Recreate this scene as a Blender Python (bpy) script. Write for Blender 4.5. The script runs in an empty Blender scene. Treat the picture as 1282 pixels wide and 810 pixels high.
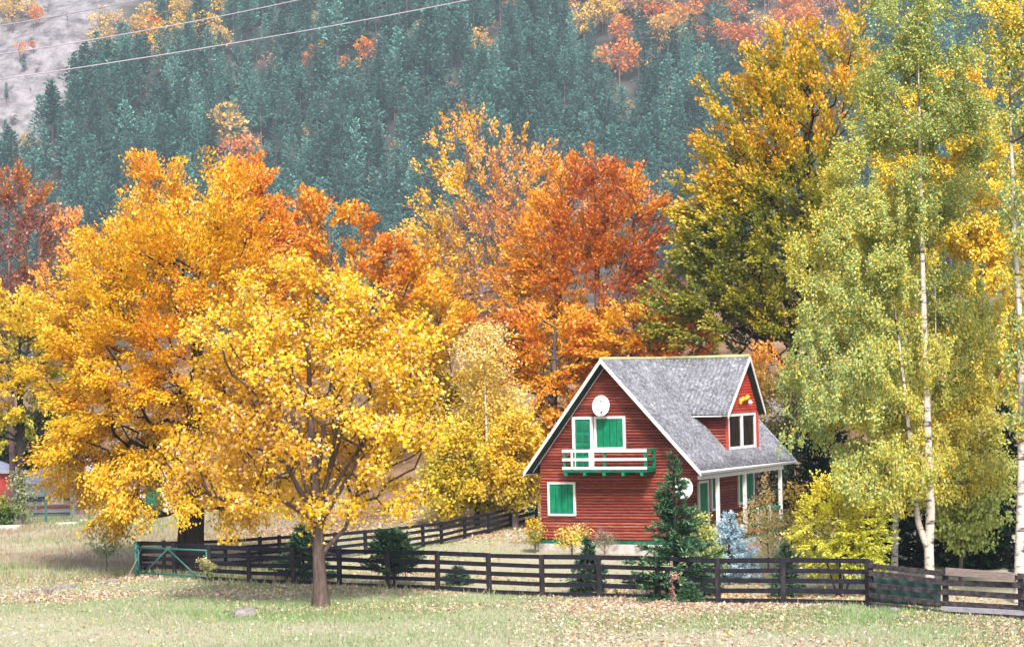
import bpy, math, random
import numpy as np
from mathutils import Vector, Matrix

# ------------------------------------------------------------------ camera, sky, sun, exposure
S = bpy.context.scene
COL = S.collection
F_PX, HOR, CAM_H, ROLL = 3000.0, 467.0, 7.0, 1.35
cam_d = bpy.data.cameras.new("camera")
cam = bpy.data.objects.new("camera", cam_d)
COL.objects.link(cam)
cam.location = (0, 0, CAM_H)
cam.rotation_euler = (math.radians(90), math.radians(ROLL), 0)
cam_d.sensor_width = 36.0
cam_d.lens = F_PX / 1282 * 36.0
cam_d.shift_y = (HOR - 405) / 1282
cam_d.clip_start, cam_d.clip_end = 0.5, 6000
S.camera = cam

SUN_EL, SUN_AZ = math.radians(45), math.radians(171)      # azimuth clockwise from +Y
W = bpy.data.worlds.new("World")
S.world = W
W.use_nodes = True
nt = W.node_tree
bg = nt.nodes["Background"]
sky = nt.nodes.new("ShaderNodeTexSky")
sky.sky_type = 'NISHITA'
sky.sun_disc = False
sky.sun_elevation = SUN_EL
sky.sun_rotation = SUN_AZ
sky.air_density, sky.dust_density, sky.ozone_density = 1.0, 3.0, 1.0
nt.links.new(sky.outputs[0], bg.inputs[0])
bg.inputs[1].default_value = 0.125
sl = bpy.data.lights.new("sun", 'SUN')
sl.energy = 2.7
sl.angle = math.radians(10.0)
sl.color = (1.0, 0.95, 0.86)
so = bpy.data.objects.new("sun", sl)
COL.objects.link(so)
sd = Vector((math.sin(SUN_AZ) * math.cos(SUN_EL), math.cos(SUN_AZ) * math.cos(SUN_EL), math.sin(SUN_EL)))
so.rotation_euler = sd.to_track_quat('Z', 'Y').to_euler()
so.location = (0, 0, 300)
S.view_settings.view_transform = 'Standard'
S.view_settings.look = 'None'
S.view_settings.gamma = 1
S.view_settings.exposure = 1.2
S.render.engine = 'CYCLES'
cy = S.cycles
cy.use_denoising = True
cy.max_bounces, cy.diffuse_bounces, cy.glossy_bounces = 6, 3, 2
cy.transmission_bounces, cy.transparent_max_bounces, cy.volume_bounces = 4, 6, 0
cy.sample_clamp_indirect = 6
cy.caustics_reflective = cy.caustics_refractive = False

# ------------------------------------------------------------------ numbers
cR, sR = math.cos(math.radians(ROLL)), math.sin(math.radians(ROLL))
def ray(px, py):
    dx, dy = px - 641, py - HOR
    return (dx * cR - dy * sR) / F_PX, -(dx * sR + dy * cR) / F_PX
def at(px, py, Y):
    a, b = ray(px, py)
    return Vector((a * Y, Y, CAM_H + b * Y))
def on_flat(px, py, z=0.0):
    a, b = ray(px, py)
    Y = (z - CAM_H) / b
    return Vector((a * Y, Y, z))
def to_px(p):
    a, b = p[0] / p[1] * F_PX, -(p[2] - CAM_H) / p[1] * F_PX
    return 641 + a * cR + b * sR, HOR - a * sR + b * cR
def ss(a, b, x):
    t = np.clip((np.asarray(x, float) - a) / (b - a), 0, 1)
    return t * t * (3 - 2 * t)
def zg(x, y):
    x = np.asarray(x, float); y = np.asarray(y, float)
    s1 = ss(-12, -4, x); s2 = ss(-18, -3, x)
    z = 0.045 * np.clip(y - 86, 0, 17) * s1
    z = z + 0.22 * np.clip(y - 103, 0, 48) * s2 + (1 - s2) * 10.6 * ss(135, 420, y)
    m = np.clip(y - 715 + 14 * np.sin(x * 0.021 + 0.6) + 7 * np.sin(x * 0.053 + y * 0.01), 0, None)
    z = z + 0.72 * m + ss(0, 40, m) * (4 * np.sin(x / 17 + y / 29) + 3 * np.sin(x / 9 - y / 13))
    near = 1 - ss(200, 400, y)
    z = z + near * (0.05 * np.sin(x * 0.9 + 0.4 * y) * np.sin(y * 0.35) + 0.03 * np.sin(x * 2.1 + 1) * np.sin(y * 1.3))
    return z
def gz(x, y): return float(zg(x, y))
def on_ground(px, py):
    p = on_flat(px, py)
    for _ in range(25):
        p2 = on_flat(px, py, gz(p.x, p.y))
        p = p.lerp(p2, 0.6)
    p.z = gz(p.x, p.y)
    return p
def on_mountain(px, py):
    a, b = ray(px, py)
    ys = np.arange(700, 1010, 1.0)
    hit = np.nonzero(zg(a * ys, ys) > CAM_H + b * ys)[0]
    Y = float(ys[hit[0]]) if len(hit) else 960.0
    return Vector((a * Y, Y, gz(a * Y, Y)))

# ------------------------------------------------------------------ objects and tags
def link(o):
    COL.objects.link(o); return o
def tag(o, label=None, cat=None, group=None, kind=None):
    if label: o["label"] = label
    if cat: o["category"] = cat
    if group: o["group"] = group
    if kind: o["kind"] = kind
    return o
def empty(name, loc, rz=0.0, label=None, cat=None, group=None):
    o = link(bpy.data.objects.new(name, None))
    o.empty_display_size = 0.3
    o.location = loc; o.rotation_euler = (0, 0, rz)
    return tag(o, label, cat, group)
def mesh_np(name, verts, faces, sizes=None, cols=None, mats=(), mat_idx=None, smooth=False):
    """faces: (F,k) array, or flat loop array with sizes."""
    me = bpy.data.meshes.new(name)
    verts = np.ascontiguousarray(verts, dtype=np.float32)
    faces = np.asarray(faces)
    if sizes is None:
        sizes = np.full(len(faces), faces.shape[1], dtype=np.int32)
        flat = faces.reshape(-1)
    else:
        flat = faces
    flat = np.ascontiguousarray(flat, dtype=np.int32)
    sizes = np.asarray(sizes, dtype=np.int32)
    start = np.zeros(len(sizes), dtype=np.int32)
    start[1:] = np.cumsum(sizes)[:-1]
    me.vertices.add(len(verts)); me.vertices.foreach_set("co", verts.reshape(-1))
    me.loops.add(len(flat)); me.loops.foreach_set("vertex_index", flat)
    me.polygons.add(len(sizes)); me.polygons.foreach_set("loop_start", start)
    try: me.polygons.foreach_set("loop_total", sizes)
    except Exception: pass
    for m in mats: me.materials.append(m)
    if mat_idx is not None: me.polygons.foreach_set("material_index", np.asarray(mat_idx, dtype=np.int32))
    me.update(calc_edges=True)
    me.polygons.foreach_set("use_smooth", np.full(len(sizes), bool(smooth)))
    if cols is not None:
        at_ = me.attributes.new("Col", 'FLOAT_COLOR', 'FACE')
        c4 = np.ones((len(sizes), 4), dtype=np.float32); c4[:, :3] = cols
        at_.data.foreach_set("color", c4.reshape(-1))
    return me
def obj(name, me, parent=None):
    o = link(bpy.data.objects.new(name, me))
    if parent is not None: o.parent = parent
    return o
class MB:
    """collects boxes, prisms, tubes; build() makes one mesh object"""
    def __init__(s): s.v = []; s.f = []
    def add(s, vs, fs):
        n = len(s.v); s.v += [tuple(v) for v in vs]; s.f += [tuple(i + n for i in f) for f in fs]; return s
    def box(s, a, b):
        (x0, y0, z0), (x1, y1, z1) = a, b
        vs = [(x0,y0,z0),(x1,y0,z0),(x1,y1,z0),(x0,y1,z0),(x0,y0,z1),(x1,y0,z1),(x1,y1,z1),(x0,y1,z1)]
        return s.add(vs, [(0,3,2,1),(4,5,6,7),(0,1,5,4),(1,2,6,5),(2,3,7,6),(3,0,4,7)])
    def beam(s, p, q, w, h, up=(0, 0, 1), taper=1.0):
        p, q = Vector(p), Vector(q); d = (q - p).normalized()
        side = d.cross(Vector(up))
        if side.length < 1e-4: side = Vector((1, 0, 0))
        side.normalize(); u = side.cross(d).normalized()
        vs = []
        for c, k in ((p, 1.0), (q, taper)):
            for a, b in ((-1,-1),(1,-1),(1,1),(-1,1)):
                vs.append(c + side * (a * w * k / 2) + u * (b * h * k / 2))
        return s.add(vs, [(0,3,2,1),(4,5,6,7),(0,1,5,4),(1,2,6,5),(2,3,7,6),(3,0,4,7)])
    def tube(s, pts, r, n=8, cap=True):
        pts = [Vector(p) for p in pts]; rs = r if isinstance(r, (list, tuple)) else [r] * len(pts)
        base = len(s.v)
        for i, p in enumerate(pts):
            d = (pts[min(i+1, len(pts)-1)] - pts[max(i-1, 0)]).normalized()
            a = d.cross(Vector((0.31, 0.17, 0.93)));
            if a.length < 1e-3: a = d.cross(Vector((1, 0, 0)))
            a.normalize(); b = d.cross(a)
            for k in range(n):
                t = 2 * math.pi * k / n
                s.v.append(tuple(p + (a * math.cos(t) + b * math.sin(t)) * rs[i]))
        for i in range(len(pts) - 1):
            for k in range(n):
                s.f.append((base+i*n+k, base+i*n+(k+1)%n, base+(i+1)*n+(k+1)%n, base+(i+1)*n+k))
        if cap:
            s.f.append(tuple(base + k for k in range(n))[::-1])
            s.f.append(tuple(base + (len(pts)-1)*n + k for k in range(n)))
        return s
    def prism(s, poly, vec):
        """poly: 3D points; extruded by vec"""
        n = len(poly); vec = Vector(vec)
        vs = [Vector(p) for p in poly] + [Vector(p) + vec for p in poly]
        return s.add(vs, [tuple(range(n))[::-1], tuple(range(n, 2*n))] + [(i, (i+1)%n, (i+1)%n+n, i+n) for i in range(n)])
    def build(s, name, mat, parent=None, smooth=False, bevel=0.0):
        me = bpy.data.meshes.new(name); me.from_pydata(s.v, [], s.f)
        me.materials.append(mat); me.update()
        if smooth: me.polygons.foreach_set("use_smooth", np.ones(len(me.polygons), bool))
        o = obj(name, me, parent)
        if bevel:
            m = o.modifiers.new("edge", 'BEVEL'); m.width = bevel; m.segments = 1; m.limit_method = 'ANGLE'
        return o

# ------------------------------------------------------------------ materials
def newmat(name):
    m = bpy.data.materials.new(name); m.use_nodes = True
    n = m.node_tree.nodes; return m, n, m.node_tree.links, n["Principled BSDF"]
def ramp(n, stops):
    r = n.new("ShaderNodeValToRGB"); e = r.color_ramp.elements
    while len(e) < len(stops): e.new(0.5)
    for k, (p, c) in enumerate(stops):
        e[k].position = p; e[k].color = (*c, 1)
    return r
def noise_mat(name, stops, scale=5.0, detail=6.0, rough=0.8, stretch=(1, 1, 1), bump=0.0, bump_scale=None, island=0.0, spec=0.2):
    m, n, l, b = newmat(name)
    tc = n.new("ShaderNodeTexCoord"); mp = n.new("ShaderNodeMapping"); mp.inputs["Scale"].default_value = stretch
    l.new(tc.outputs["Object"], mp.inputs["Vector"])
    nz = n.new("ShaderNodeTexNoise"); nz.inputs["Scale"].default_value = scale; nz.inputs["Detail"].default_value = detail
    nz.inputs["Roughness"].default_value = 0.65
    l.new(mp.outputs[0], nz.inputs["Vector"])
    fac = nz.outputs["Fac"]
    if island:
        g = n.new("ShaderNodeNewGeometry"); ma = n.new("ShaderNodeMath"); ma.operation = 'MULTIPLY_ADD'
        su = n.new("ShaderNodeMath"); su.operation = 'SUBTRACT'; su.inputs[1].default_value = 0.5
        l.new(g.outputs["Random Per Island"], su.inputs[0]); l.new(su.outputs[0], ma.inputs[0])
        ma.inputs[1].default_value = island; l.new(fac, ma.inputs[2]); fac = ma.outputs[0]
    r = ramp(n, stops); l.new(fac, r.inputs[0]); l.new(r.outputs[0], b.inputs["Base Color"])
    b.inputs["Roughness"].default_value = rough
    b.inputs["Specular IOR Level"].default_value = spec
    if bump:
        bp = n.new("ShaderNodeBump"); bp.inputs["Strength"].default_value = bump; bp.inputs["Distance"].default_value = 0.02
        n2 = n.new("ShaderNodeTexNoise"); n2.inputs["Scale"].default_value = bump_scale or scale * 3; n2.inputs["Detail"].default_value = 5
        l.new(mp.outputs[0], n2.inputs["Vector"]); l.new(n2.outputs["Fac"], bp.inputs["Height"]); l.new(bp.outputs[0], b.inputs["Normal"])
    return m
def leaf_mat(name, trans=0.4, rough=0.5, gloss=0.04):
    """colour of each leaf from its own attribute"""
    m, n, l, b = newmat(name)
    at_ = n.new("ShaderNodeAttribute"); at_.attribute_name = "Col"
    n.remove(b)
    out = n["Material Output"]
    df = n.new("ShaderNodeBsdfDiffuse"); tr = n.new("ShaderNodeBsdfTranslucent"); gl = n.new("ShaderNodeBsdfGlossy")
    gl.inputs["Roughness"].default_value = rough
    l.new(at_.outputs["Color"], df.inputs[0]); l.new(at_.outputs["Color"], tr.inputs[0])
    m1 = n.new("ShaderNodeMixShader"); m1.inputs[0].default_value = trans
    l.new(df.outputs[0], m1.inputs[1]); l.new(tr.outputs[0], m1.inputs[2])
    m2 = n.new("ShaderNodeMixShader"); m2.inputs[0].default_value = gloss
    l.new(m1.outputs[0], m2.inputs[1]); l.new(gl.outputs[0], m2.inputs[2])
    l.new(m2.outputs[0], out.inputs[0])
    return m
M = {}
M['leaf'] = leaf_mat("autumn_leaves", 0.33, 0.45, 0.05)
M['needle'] = leaf_mat("needles", 0.15, 0.6, 0.0)
M['grass'] = leaf_mat("grass_blades", 0.3, 0.6, 0.02)
M['litter'] = leaf_mat("leaf_litter", 0.15, 0.6, 0.02)
M['bark_brown'] = noise_mat("bark_brown", [(0.25, (0.035, 0.025, 0.024)), (0.55, (0.10, 0.07, 0.06)), (0.8, (0.19, 0.14, 0.115))], 6, stretch=(2, 2, 0.4), bump=0.8, rough=0.9)
M['bark_dark'] = noise_mat("bark_dark", [(0.3, (0.012, 0.010, 0.010)), (0.6, (0.04, 0.032, 0.032)), (0.85, (0.09, 0.07, 0.065))], 5, stretch=(2.5, 2.5, 0.35), bump=0.9, rough=0.95)
M['bark_beech'] = noise_mat("bark_beech", [(0.3, (0.05, 0.04, 0.042)), (0.7, (0.16, 0.13, 0.13))], 4, rough=0.9)
M['bark_mauve'] = noise_mat("bark_mauve", [(0.3, (0.13, 0.075, 0.075)), (0.7, (0.28, 0.18, 0.18))], 4, rough=0.9)
def birch_bark(name, dark=0.62):
    m = noise_mat(name, [(0.0, (0.64, 0.57, 0.51)), (dark - 0.08, (0.50, 0.43, 0.385)), (dark, (0.07, 0.055, 0.05)), (1.0, (0.03, 0.025, 0.025))], 2.2, stretch=(0.8, 0.8, 2.6), detail=5, rough=0.7)
    return m
M['bark_birch'] = birch_bark("bark_birch", .60)
M['whitewash'] = noise_mat("whitewash", [(0.3, (0.7, 0.7, 0.72)), (0.7, (0.85, 0.85, 0.85))], 6)
M['fence'] = noise_mat("fence_black_stain", [(0.25, (0.006, 0.006, 0.010)), (0.6, (0.013, 0.012, 0.021)), (0.85, (0.032, 0.028, 0.042))], 5, stretch=(1, 1, 1), bump=0.4, rough=0.8, island=0.25)
M['fence_post'] = noise_mat("fence_post_stain", [(0.25, (0.009, 0.008, 0.011)), (0.6, (0.022, 0.019, 0.025)), (0.85, (0.06, 0.05, 0.056))], 6, stretch=(1, 1, .3), bump=0.5, rough=0.85, island=0.3)
M['fence_old'] = noise_mat("fence_weathered", [(0.25, (0.010, 0.008, 0.010)), (0.55, (0.028, 0.023, 0.028)), (0.8, (0.10, 0.08, 0.085))], 5, bump=0.5, rough=0.85, island=0.3)
M['plank_pale'] = noise_mat("plank_pale", [(0.3, (0.17, 0.125, 0.115)), (0.7, (0.32, 0.25, 0.23))], 5, stretch=(1, 1, 6), bump=0.4, rough=0.85)
M['plank_grey'] = noise_mat("plank_grey", [(0.3, (0.2, 0.19, 0.22)), (0.7, (0.36, 0.34, 0.38))], 5, stretch=(1, 1, 6), bump=0.4, rough=0.85)
M['gate'] = noise_mat("gate_green_paint", [(0.3, (0.012, 0.085, 0.075)), (0.7, (0.03, 0.15, 0.13))], 8, rough=0.45, spec=0.4)
M['green'] = noise_mat("green_paint", [(0.25, (0.0, 0.10, 0.05)), (0.6, (0.005, 0.19, 0.095)), (0.85, (0.02, 0.27, 0.14))], 5, stretch=(1.5, 1.5, .5), rough=0.55, island=0.2)
M['green_dark'] = noise_mat("green_paint_dark", [(0.3, (0.005, 0.07, 0.045)), (0.7, (0.015, 0.13, 0.08))], 5, rough=0.55, island=0.2)
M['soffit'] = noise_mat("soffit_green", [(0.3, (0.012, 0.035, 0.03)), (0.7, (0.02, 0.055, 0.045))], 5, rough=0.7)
M['white'] = noise_mat("white_paint", [(0.25, (0.62, 0.61, 0.63)), (0.7, (0.8, 0.79, 0.8))], 4, rough=0.5, island=0.1)
M['dish'] = noise_mat("dish_white", [(0.3, (0.74, 0.75, 0.76)), (0.7, (0.8, 0.8, 0.8))], 3, rough=0.35, spec=0.4)
M['dark_metal'] = noise_mat("dark_metal", [(0.3, (0.02, 0.03, 0.05)), (0.7, (0.05, 0.06, 0.09))], 8, rough=0.5)
def siding_mat(name, k=1.0):
    m, n, l, b = newmat(name)
    tc = n.new("ShaderNodeTexCoord"); mp = n.new("ShaderNodeMapping"); mp.inputs["Scale"].default_value = (0.9, 0.9, 9.0)
    l.new(tc.outputs["Object"], mp.inputs["Vector"])
    nz = n.new("ShaderNodeTexNoise"); nz.inputs["Scale"].default_value = 2.6; nz.inputs["Detail"].default_value = 7; nz.inputs["Roughness"].default_value = 0.7
    l.new(mp.outputs[0], nz.inputs["Vector"])
    g = n.new("ShaderNodeNewGeometry")
    a = n.new("ShaderNodeMath"); a.operation = 'MULTIPLY_ADD'; a.inputs[1].default_value = 0.28; l.new(g.outputs["Random Per Island"], a.inputs[0]); l.new(nz.outputs["Fac"], a.inputs[2])
    r = ramp(n, [(0.40, (0.055*k, 0.012*k, 0.012*k)), (0.56, (0.16*k, 0.029*k, 0.021*k)), (0.72, (0.25*k, 0.052*k, 0.033*k)), (0.90, (0.38*k, 0.135*k, 0.09*k))])
    l.new(a.outputs[0], r.inputs[0]); l.new(r.outputs[0], b.inputs["Base Color"])
    b.inputs["Roughness"].default_value = 0.6; b.inputs["Specular IOR Level"].default_value = 0.25
    return m
M['siding'] = siding_mat("red_log_siding", 1.0)
M['red_trim'] = noise_mat("red_trim", [(0.3, (0.33, 0.045, 0.03)), (0.7, (0.5, 0.075, 0.045))], 5, stretch=(1, 1, 3), rough=0.55, island=0.2)
M['siding_dormer'] = noise_mat("red_siding_dormer", [(0.3, (0.38, 0.04, 0.025)), (0.7, (0.56, 0.07, 0.04))], 4, stretch=(1, 1, 8), rough=0.55, island=0.3)
def roof_mat(name):
    m, n, l, b = newmat(name)
    tc = n.new("ShaderNodeTexCoord")
    def nz(sc, det, ro, st=(1, 1, 1)):
        mp = n.new("ShaderNodeMapping"); mp.inputs["Scale"].default_value = st; l.new(tc.outputs["Object"], mp.inputs["Vector"])
        t = n.new("ShaderNodeTexNoise"); t.inputs["Scale"].default_value = sc; t.inputs["Detail"].default_value = det; t.inputs["Roughness"].default_value = ro
        l.new(mp.outputs[0], t.inputs["Vector"]); return t.outputs["Fac"]
    def mad(a, k, c):
        x = n.new("ShaderNodeMath"); x.operation = 'MULTIPLY_ADD'; l.new(a, x.inputs[0]); x.inputs[1].default_value = k
        if hasattr(c, "links"): l.new(c, x.inputs[2])
        else: x.inputs[2].default_value = c
        return x.outputs[0]
    f = mad(nz(9.0, 5, .75), 0.75, mad(nz(1.3, 4, .6), 0.25, mad(nz(3.2, 3, .6, (2.2, 3.0, .25)), .25, -.13)))
    r = ramp(n, [(0.36, (0.06, 0.062, 0.072)), (0.47, (0.145, 0.147, 0.168)), (0.56, (0.24, 0.243, 0.275)), (0.68, (0.45, 0.455, 0.49))])
    l.new(f, r.inputs[0]); l.new(r.outputs[0], b.inputs["Base Color"])
    b.inputs["Roughness"].default_value = 0.95; b.inputs["Specular IOR Level"].default_value = 0.08
    return m
M['roof'] = roof_mat("fibre_cement_roof")
M['ridge'] = noise_mat("mossy_ridge", [(0.35, (0.3, 0.32, 0.1)), (0.65, (0.42, 0.42, 0.3))], 3, rough=0.9)
M['stone'] = noise_mat("stone_base", [(0.3, (0.2, 0.17, 0.16)), (0.5, (0.42, 0.38, 0.36)), (0.75, (0.6, 0.56, 0.55))], 3, rough=0.9, bump=0.6)
M['rock'] = noise_mat("pale_rock", [(0.3, (0.15, 0.13, 0.135)), (0.7, (0.29, 0.26, 0.265))], 3, rough=0.9, bump=0.6)
M['concrete'] = noise_mat("concrete", [(0.3, (0.4, 0.38, 0.37)), (0.7, (0.6, 0.57, 0.56))], 3, rough=0.9)
M['brick_path'] = noise_mat("brick_path", [(0.3, (0.3, 0.13, 0.09)), (0.7, (0.5, 0.36, 0.3))], 5, rough=0.9)
M['curtain'] = noise_mat("curtain", [(0.35, (0.05, 0.042, 0.065)), (0.65, (0.15, 0.13, 0.18))], 2.5, stretch=(7, 7, .6), rough=0.9)
M['drape'] = noise_mat("lace_curtain", [(0.35, (0.5, 0.5, 0.5)), (0.65, (0.72, 0.72, 0.72))], 4, stretch=(6, 6, .5), rough=0.9)
M['yellow_wood'] = noise_mat("yellow_ornament", [(0.3, (0.75, 0.3, 0.02)), (0.7, (0.85, 0.5, 0.04))], 6, rough=0.5)
M['grey_roof'] = noise_mat("grey_metal_roof", [(0.3, (0.27, 0.29, 0.36)), (0.7, (0.4, 0.42, 0.5))], 2, rough=0.6)
M['grey_wall'] = noise_mat("grey_wall", [(0.3, (0.4, 0.38, 0.4)), (0.7, (0.55, 0.53, 0.55))], 2, rough=0.8)
M['red_wall'] = noise_mat("red_wall", [(0.3, (0.35, 0.05, 0.04)), (0.7, (0.5, 0.09, 0.07))], 2, rough=0.8)
M['net'] = noise_mat("green_net", [(0.3, (0.008, 0.025, 0.024)), (0.65, (0.02, 0.05, 0.045)), (0.9, (0.07, 0.1, 0.09))], 5, rough=0.8)
M['cable'] = noise_mat("cable", [(0.3, (0.26, 0.235, 0.28)), (0.7, (0.36, 0.33, 0.38))], 1, rough=0.5)
M['barrel'] = noise_mat("barrel_green", [(0.3, (0.02, 0.15, 0.09)), (0.7, (0.04, 0.22, 0.14))], 4, rough=0.5)
gm, gn, gl_, gb = newmat("window_glass")
gb.inputs["Base Color"].default_value = (0.9, 0.95, 1, 1); gb.inputs["Roughness"].default_value = 0.03
gb.inputs["Transmission Weight"].default_value = 1.0; gb.inputs["IOR"].default_value = 1.1; gb.inputs["Specular IOR Level"].default_value = 0.6
M['glass'] = gm

# ground: grass, litter soil, mountain soil and scree told apart by where they lie in the world
def ground_mat():
    m, n, l, b = newmat("ground")
    tc = n.new("ShaderNodeTexCoord"); sep = n.new("ShaderNodeSeparateXYZ"); l.new(tc.outputs["Object"], sep.inputs[0])
    def nz(sc, det=6, rough=0.6):
        t = n.new("ShaderNodeTexNoise"); t.inputs["Scale"].default_value = sc; t.inputs["Detail"].default_value = det; t.inputs["Roughness"].default_value = rough
        l.new(tc.outputs["Object"], t.inputs["Vector"]); return t.outputs["Fac"]
    def mixc(f, a, c):
        x = n.new("ShaderNodeMix"); x.data_type = 'RGBA'
        l.new(f, x.inputs[0]); l.new(a, x.inputs[6]); l.new(c, x.inputs[7]); return x.outputs[2]
    grass = ramp(n, [(0.3, (0.30, 0.25, 0.20)), (0.45, (0.38, 0.34, 0.26)), (0.6, (0.34, 0.35, 0.22)), (0.75, (0.22, 0.28, 0.12))]); l.new(nz(0.35, 9, 0.75), grass.inputs[0])
    floor = ramp(n, [(0.3, (0.07, 0.042, 0.028)), (0.5, (0.19, 0.12, 0.07)), (0.7, (0.30, 0.205, 0.13))]); l.new(nz(0.5, 8, 0.7), floor.inputs[0])
    soil = ramp(n, [(0.3, (0.03, 0.035, 0.032)), (0.7, (0.085, 0.075, 0.07))]); l.new(nz(0.15, 6), soil.inputs[0])
    scree = ramp(n, [(0.36, (0.05, 0.045, 0.05)), (0.46, (0.15, 0.137, 0.145)), (0.6, (0.275, 0.255, 0.27))]); l.new(nz(0.16, 10, 0.8), scree.inputs[0])
    def attr(name):
        a = n.new("ShaderNodeAttribute"); a.attribute_name = name; return a.outputs["Fac"]
    c1 = mixc(attr("woodland"), grass.outputs[0], floor.outputs[0])
    c2 = mixc(attr("mountain"), c1, soil.outputs[0])
    c3 = mixc(attr("scree"), c2, scree.outputs[0])
    l.new(c3, b.inputs["Base Color"]); b.inputs["Roughness"].default_value = 0.95; b.inputs["Specular IOR Level"].default_value = 0.05
    return m
M['ground'] = ground_mat()
_sc = sorted(((p.y, p.x) for p in (on_mountain(*q) for q in ((168, -40), (158, 0), (148, 35), (132, 62), (108, 92), (86, 122), (66, 150), (44, 180), (18, 205), (-15, 235)))))
def scree_edge(y):
    return np.interp(y, [a for a, _ in _sc], [b for _, b in _sc])

# ------------------------------------------------------------------ ground sheet
def build_ground():
    ys = np.concatenate([np.arange(-10, 58, 2.0), np.arange(58, 125, 0.5), np.arange(125, 170, 1.5), np.arange(170, 700, 12), np.arange(700, 1010, 3.0), np.arange(1010, 1120, 15.0)])
    xs = np.concatenate([np.arange(-300, -40, 5.0), np.arange(-40, 40, 0.6), np.arange(40, 301, 5.0)])
    X, Y = np.meshgrid(xs, ys)
    Z = zg(X, Y)
    Z = np.where(Y > 1000, zg(X, 1000 + 0 * Y) - (Y - 1000) * 0.6, Z)
    v = np.stack([X, Y, Z], -1).reshape(-1, 3)
    ny, nx = X.shape
    i = np.arange(ny * nx).reshape(ny, nx)
    f = np.stack([i[:-1, :-1], i[:-1, 1:], i[1:, 1:], i[1:, :-1]], -1).reshape(-1, 4)
    me = mesh_np("ground", v, f, mats=[M['ground']], smooth=True)
    x, y = v[:, 0], v[:, 1]
    wood = ss(99, 106, y + 1.5 * np.sin(x * 0.7)) * ss(-14, -5, x) + ss(128, 150, y) * (1 - ss(-14, -5, x))
    mount = ss(300, 500, y)
    wob = 2.5 * np.sin(y * 0.21) + 2 * np.sin(y * 0.47 + 1)
    scr = (1 - ss(-5, 6, x - scree_edge(y) + wob)) * ss(700, 720, y)
    for nm, a in (("woodland", wood), ("mountain", mount), ("scree", scr)):
        t = me.attributes.new(nm, 'FLOAT', 'POINT'); t.data.foreach_set("value", np.clip(a, 0, 1).astype(np.float32))
    tag(obj("ground", me), "pale grass field rising to a wooded mountainside", None, None, "structure")
build_ground()

# ------------------------------------------------------------------ leaves, branches, trees
SHAPES = {
    'diamond': ([(0, 0, 0), (0.33, 0.5, 0.06), (0, 1, 0), (-0.33, 0.5, 0.06)]),
    'maple': ([(0, 0, 0), (0.22, 0.12, 0.02), (0.55, 0.40, 0.09), (0.24, 0.52, 0.02), (0, 1, -0.04), (-0.24, 0.52, 0.02), (-0.55, 0.40, 0.09), (-0.22, 0.12, 0.02)]),
    'blade': ([(-0.09, 0, 0), (0.09, 0, 0), (0, 1, 0)]),
    'needle': ([(-0.11, 0, 0), (0.11, 0, 0), (0.06, 0.8, 0.03), (-0.06, 0.8, 0.03)]),
}
def unit(v): return v / np.maximum(np.linalg.norm(v, axis=1, keepdims=True), 1e-9)
def cards(pos, axis, normal, size, shape):
    """leaf shapes at pos: verts and faces"""
    sh = np.array(SHAPES[shape], float); k = len(sh); N = len(pos)
    ax = unit(axis); x = unit(np.cross(ax, normal)); z = np.cross(x, ax)
    s = np.asarray(size, float).reshape(-1, 1) * np.ones((N, 1))
    v = pos[:, None, :] + s[:, None, :] * (x[:, None, :] * sh[None, :, 0:1] + ax[:, None, :] * sh[None, :, 1:2] + z[:, None, :] * sh[None, :, 2:3])
    return v.reshape(-1, 3), np.arange(N * k).reshape(N, k)
def wave(p, f, seed):
    r = np.random.default_rng(seed); o = np.zeros(len(p))
    for k in range(5):
        d = r.normal(size=3); d /= np.linalg.norm(d)
        o += np.sin(p @ d * f * (0.6 + 0.35 * k) + r.uniform(0, 6.28)) / (1 + 0.3 * k)
    return o / 2.6
def palette(stops, t):
    ps = np.array([s[0] for s in stops]); cs = np.array([s[1] for s in stops])
    t = np.clip(t, 0, 1)
    return np.stack([np.interp(t, ps, cs[:, k]) for k in range(3)], -1)
def bez(p0, p1, p2, n):
    t = np.linspace(0, 1, n + 1)[1:, None]
    return (1 - t) ** 2 * p0 + 2 * t * (1 - t) * p1 + t ** 2 * p2
def resample(pts, step):
    pts = np.array(pts, float); out = [pts[0]]
    for a, b in zip(pts[:-1], pts[1:]):
        n = max(1, int(np.linalg.norm(b - a) / step))
        for k in range(1, n + 1): out.append(a + (b - a) * k / n)
    return np.array(out)
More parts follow.
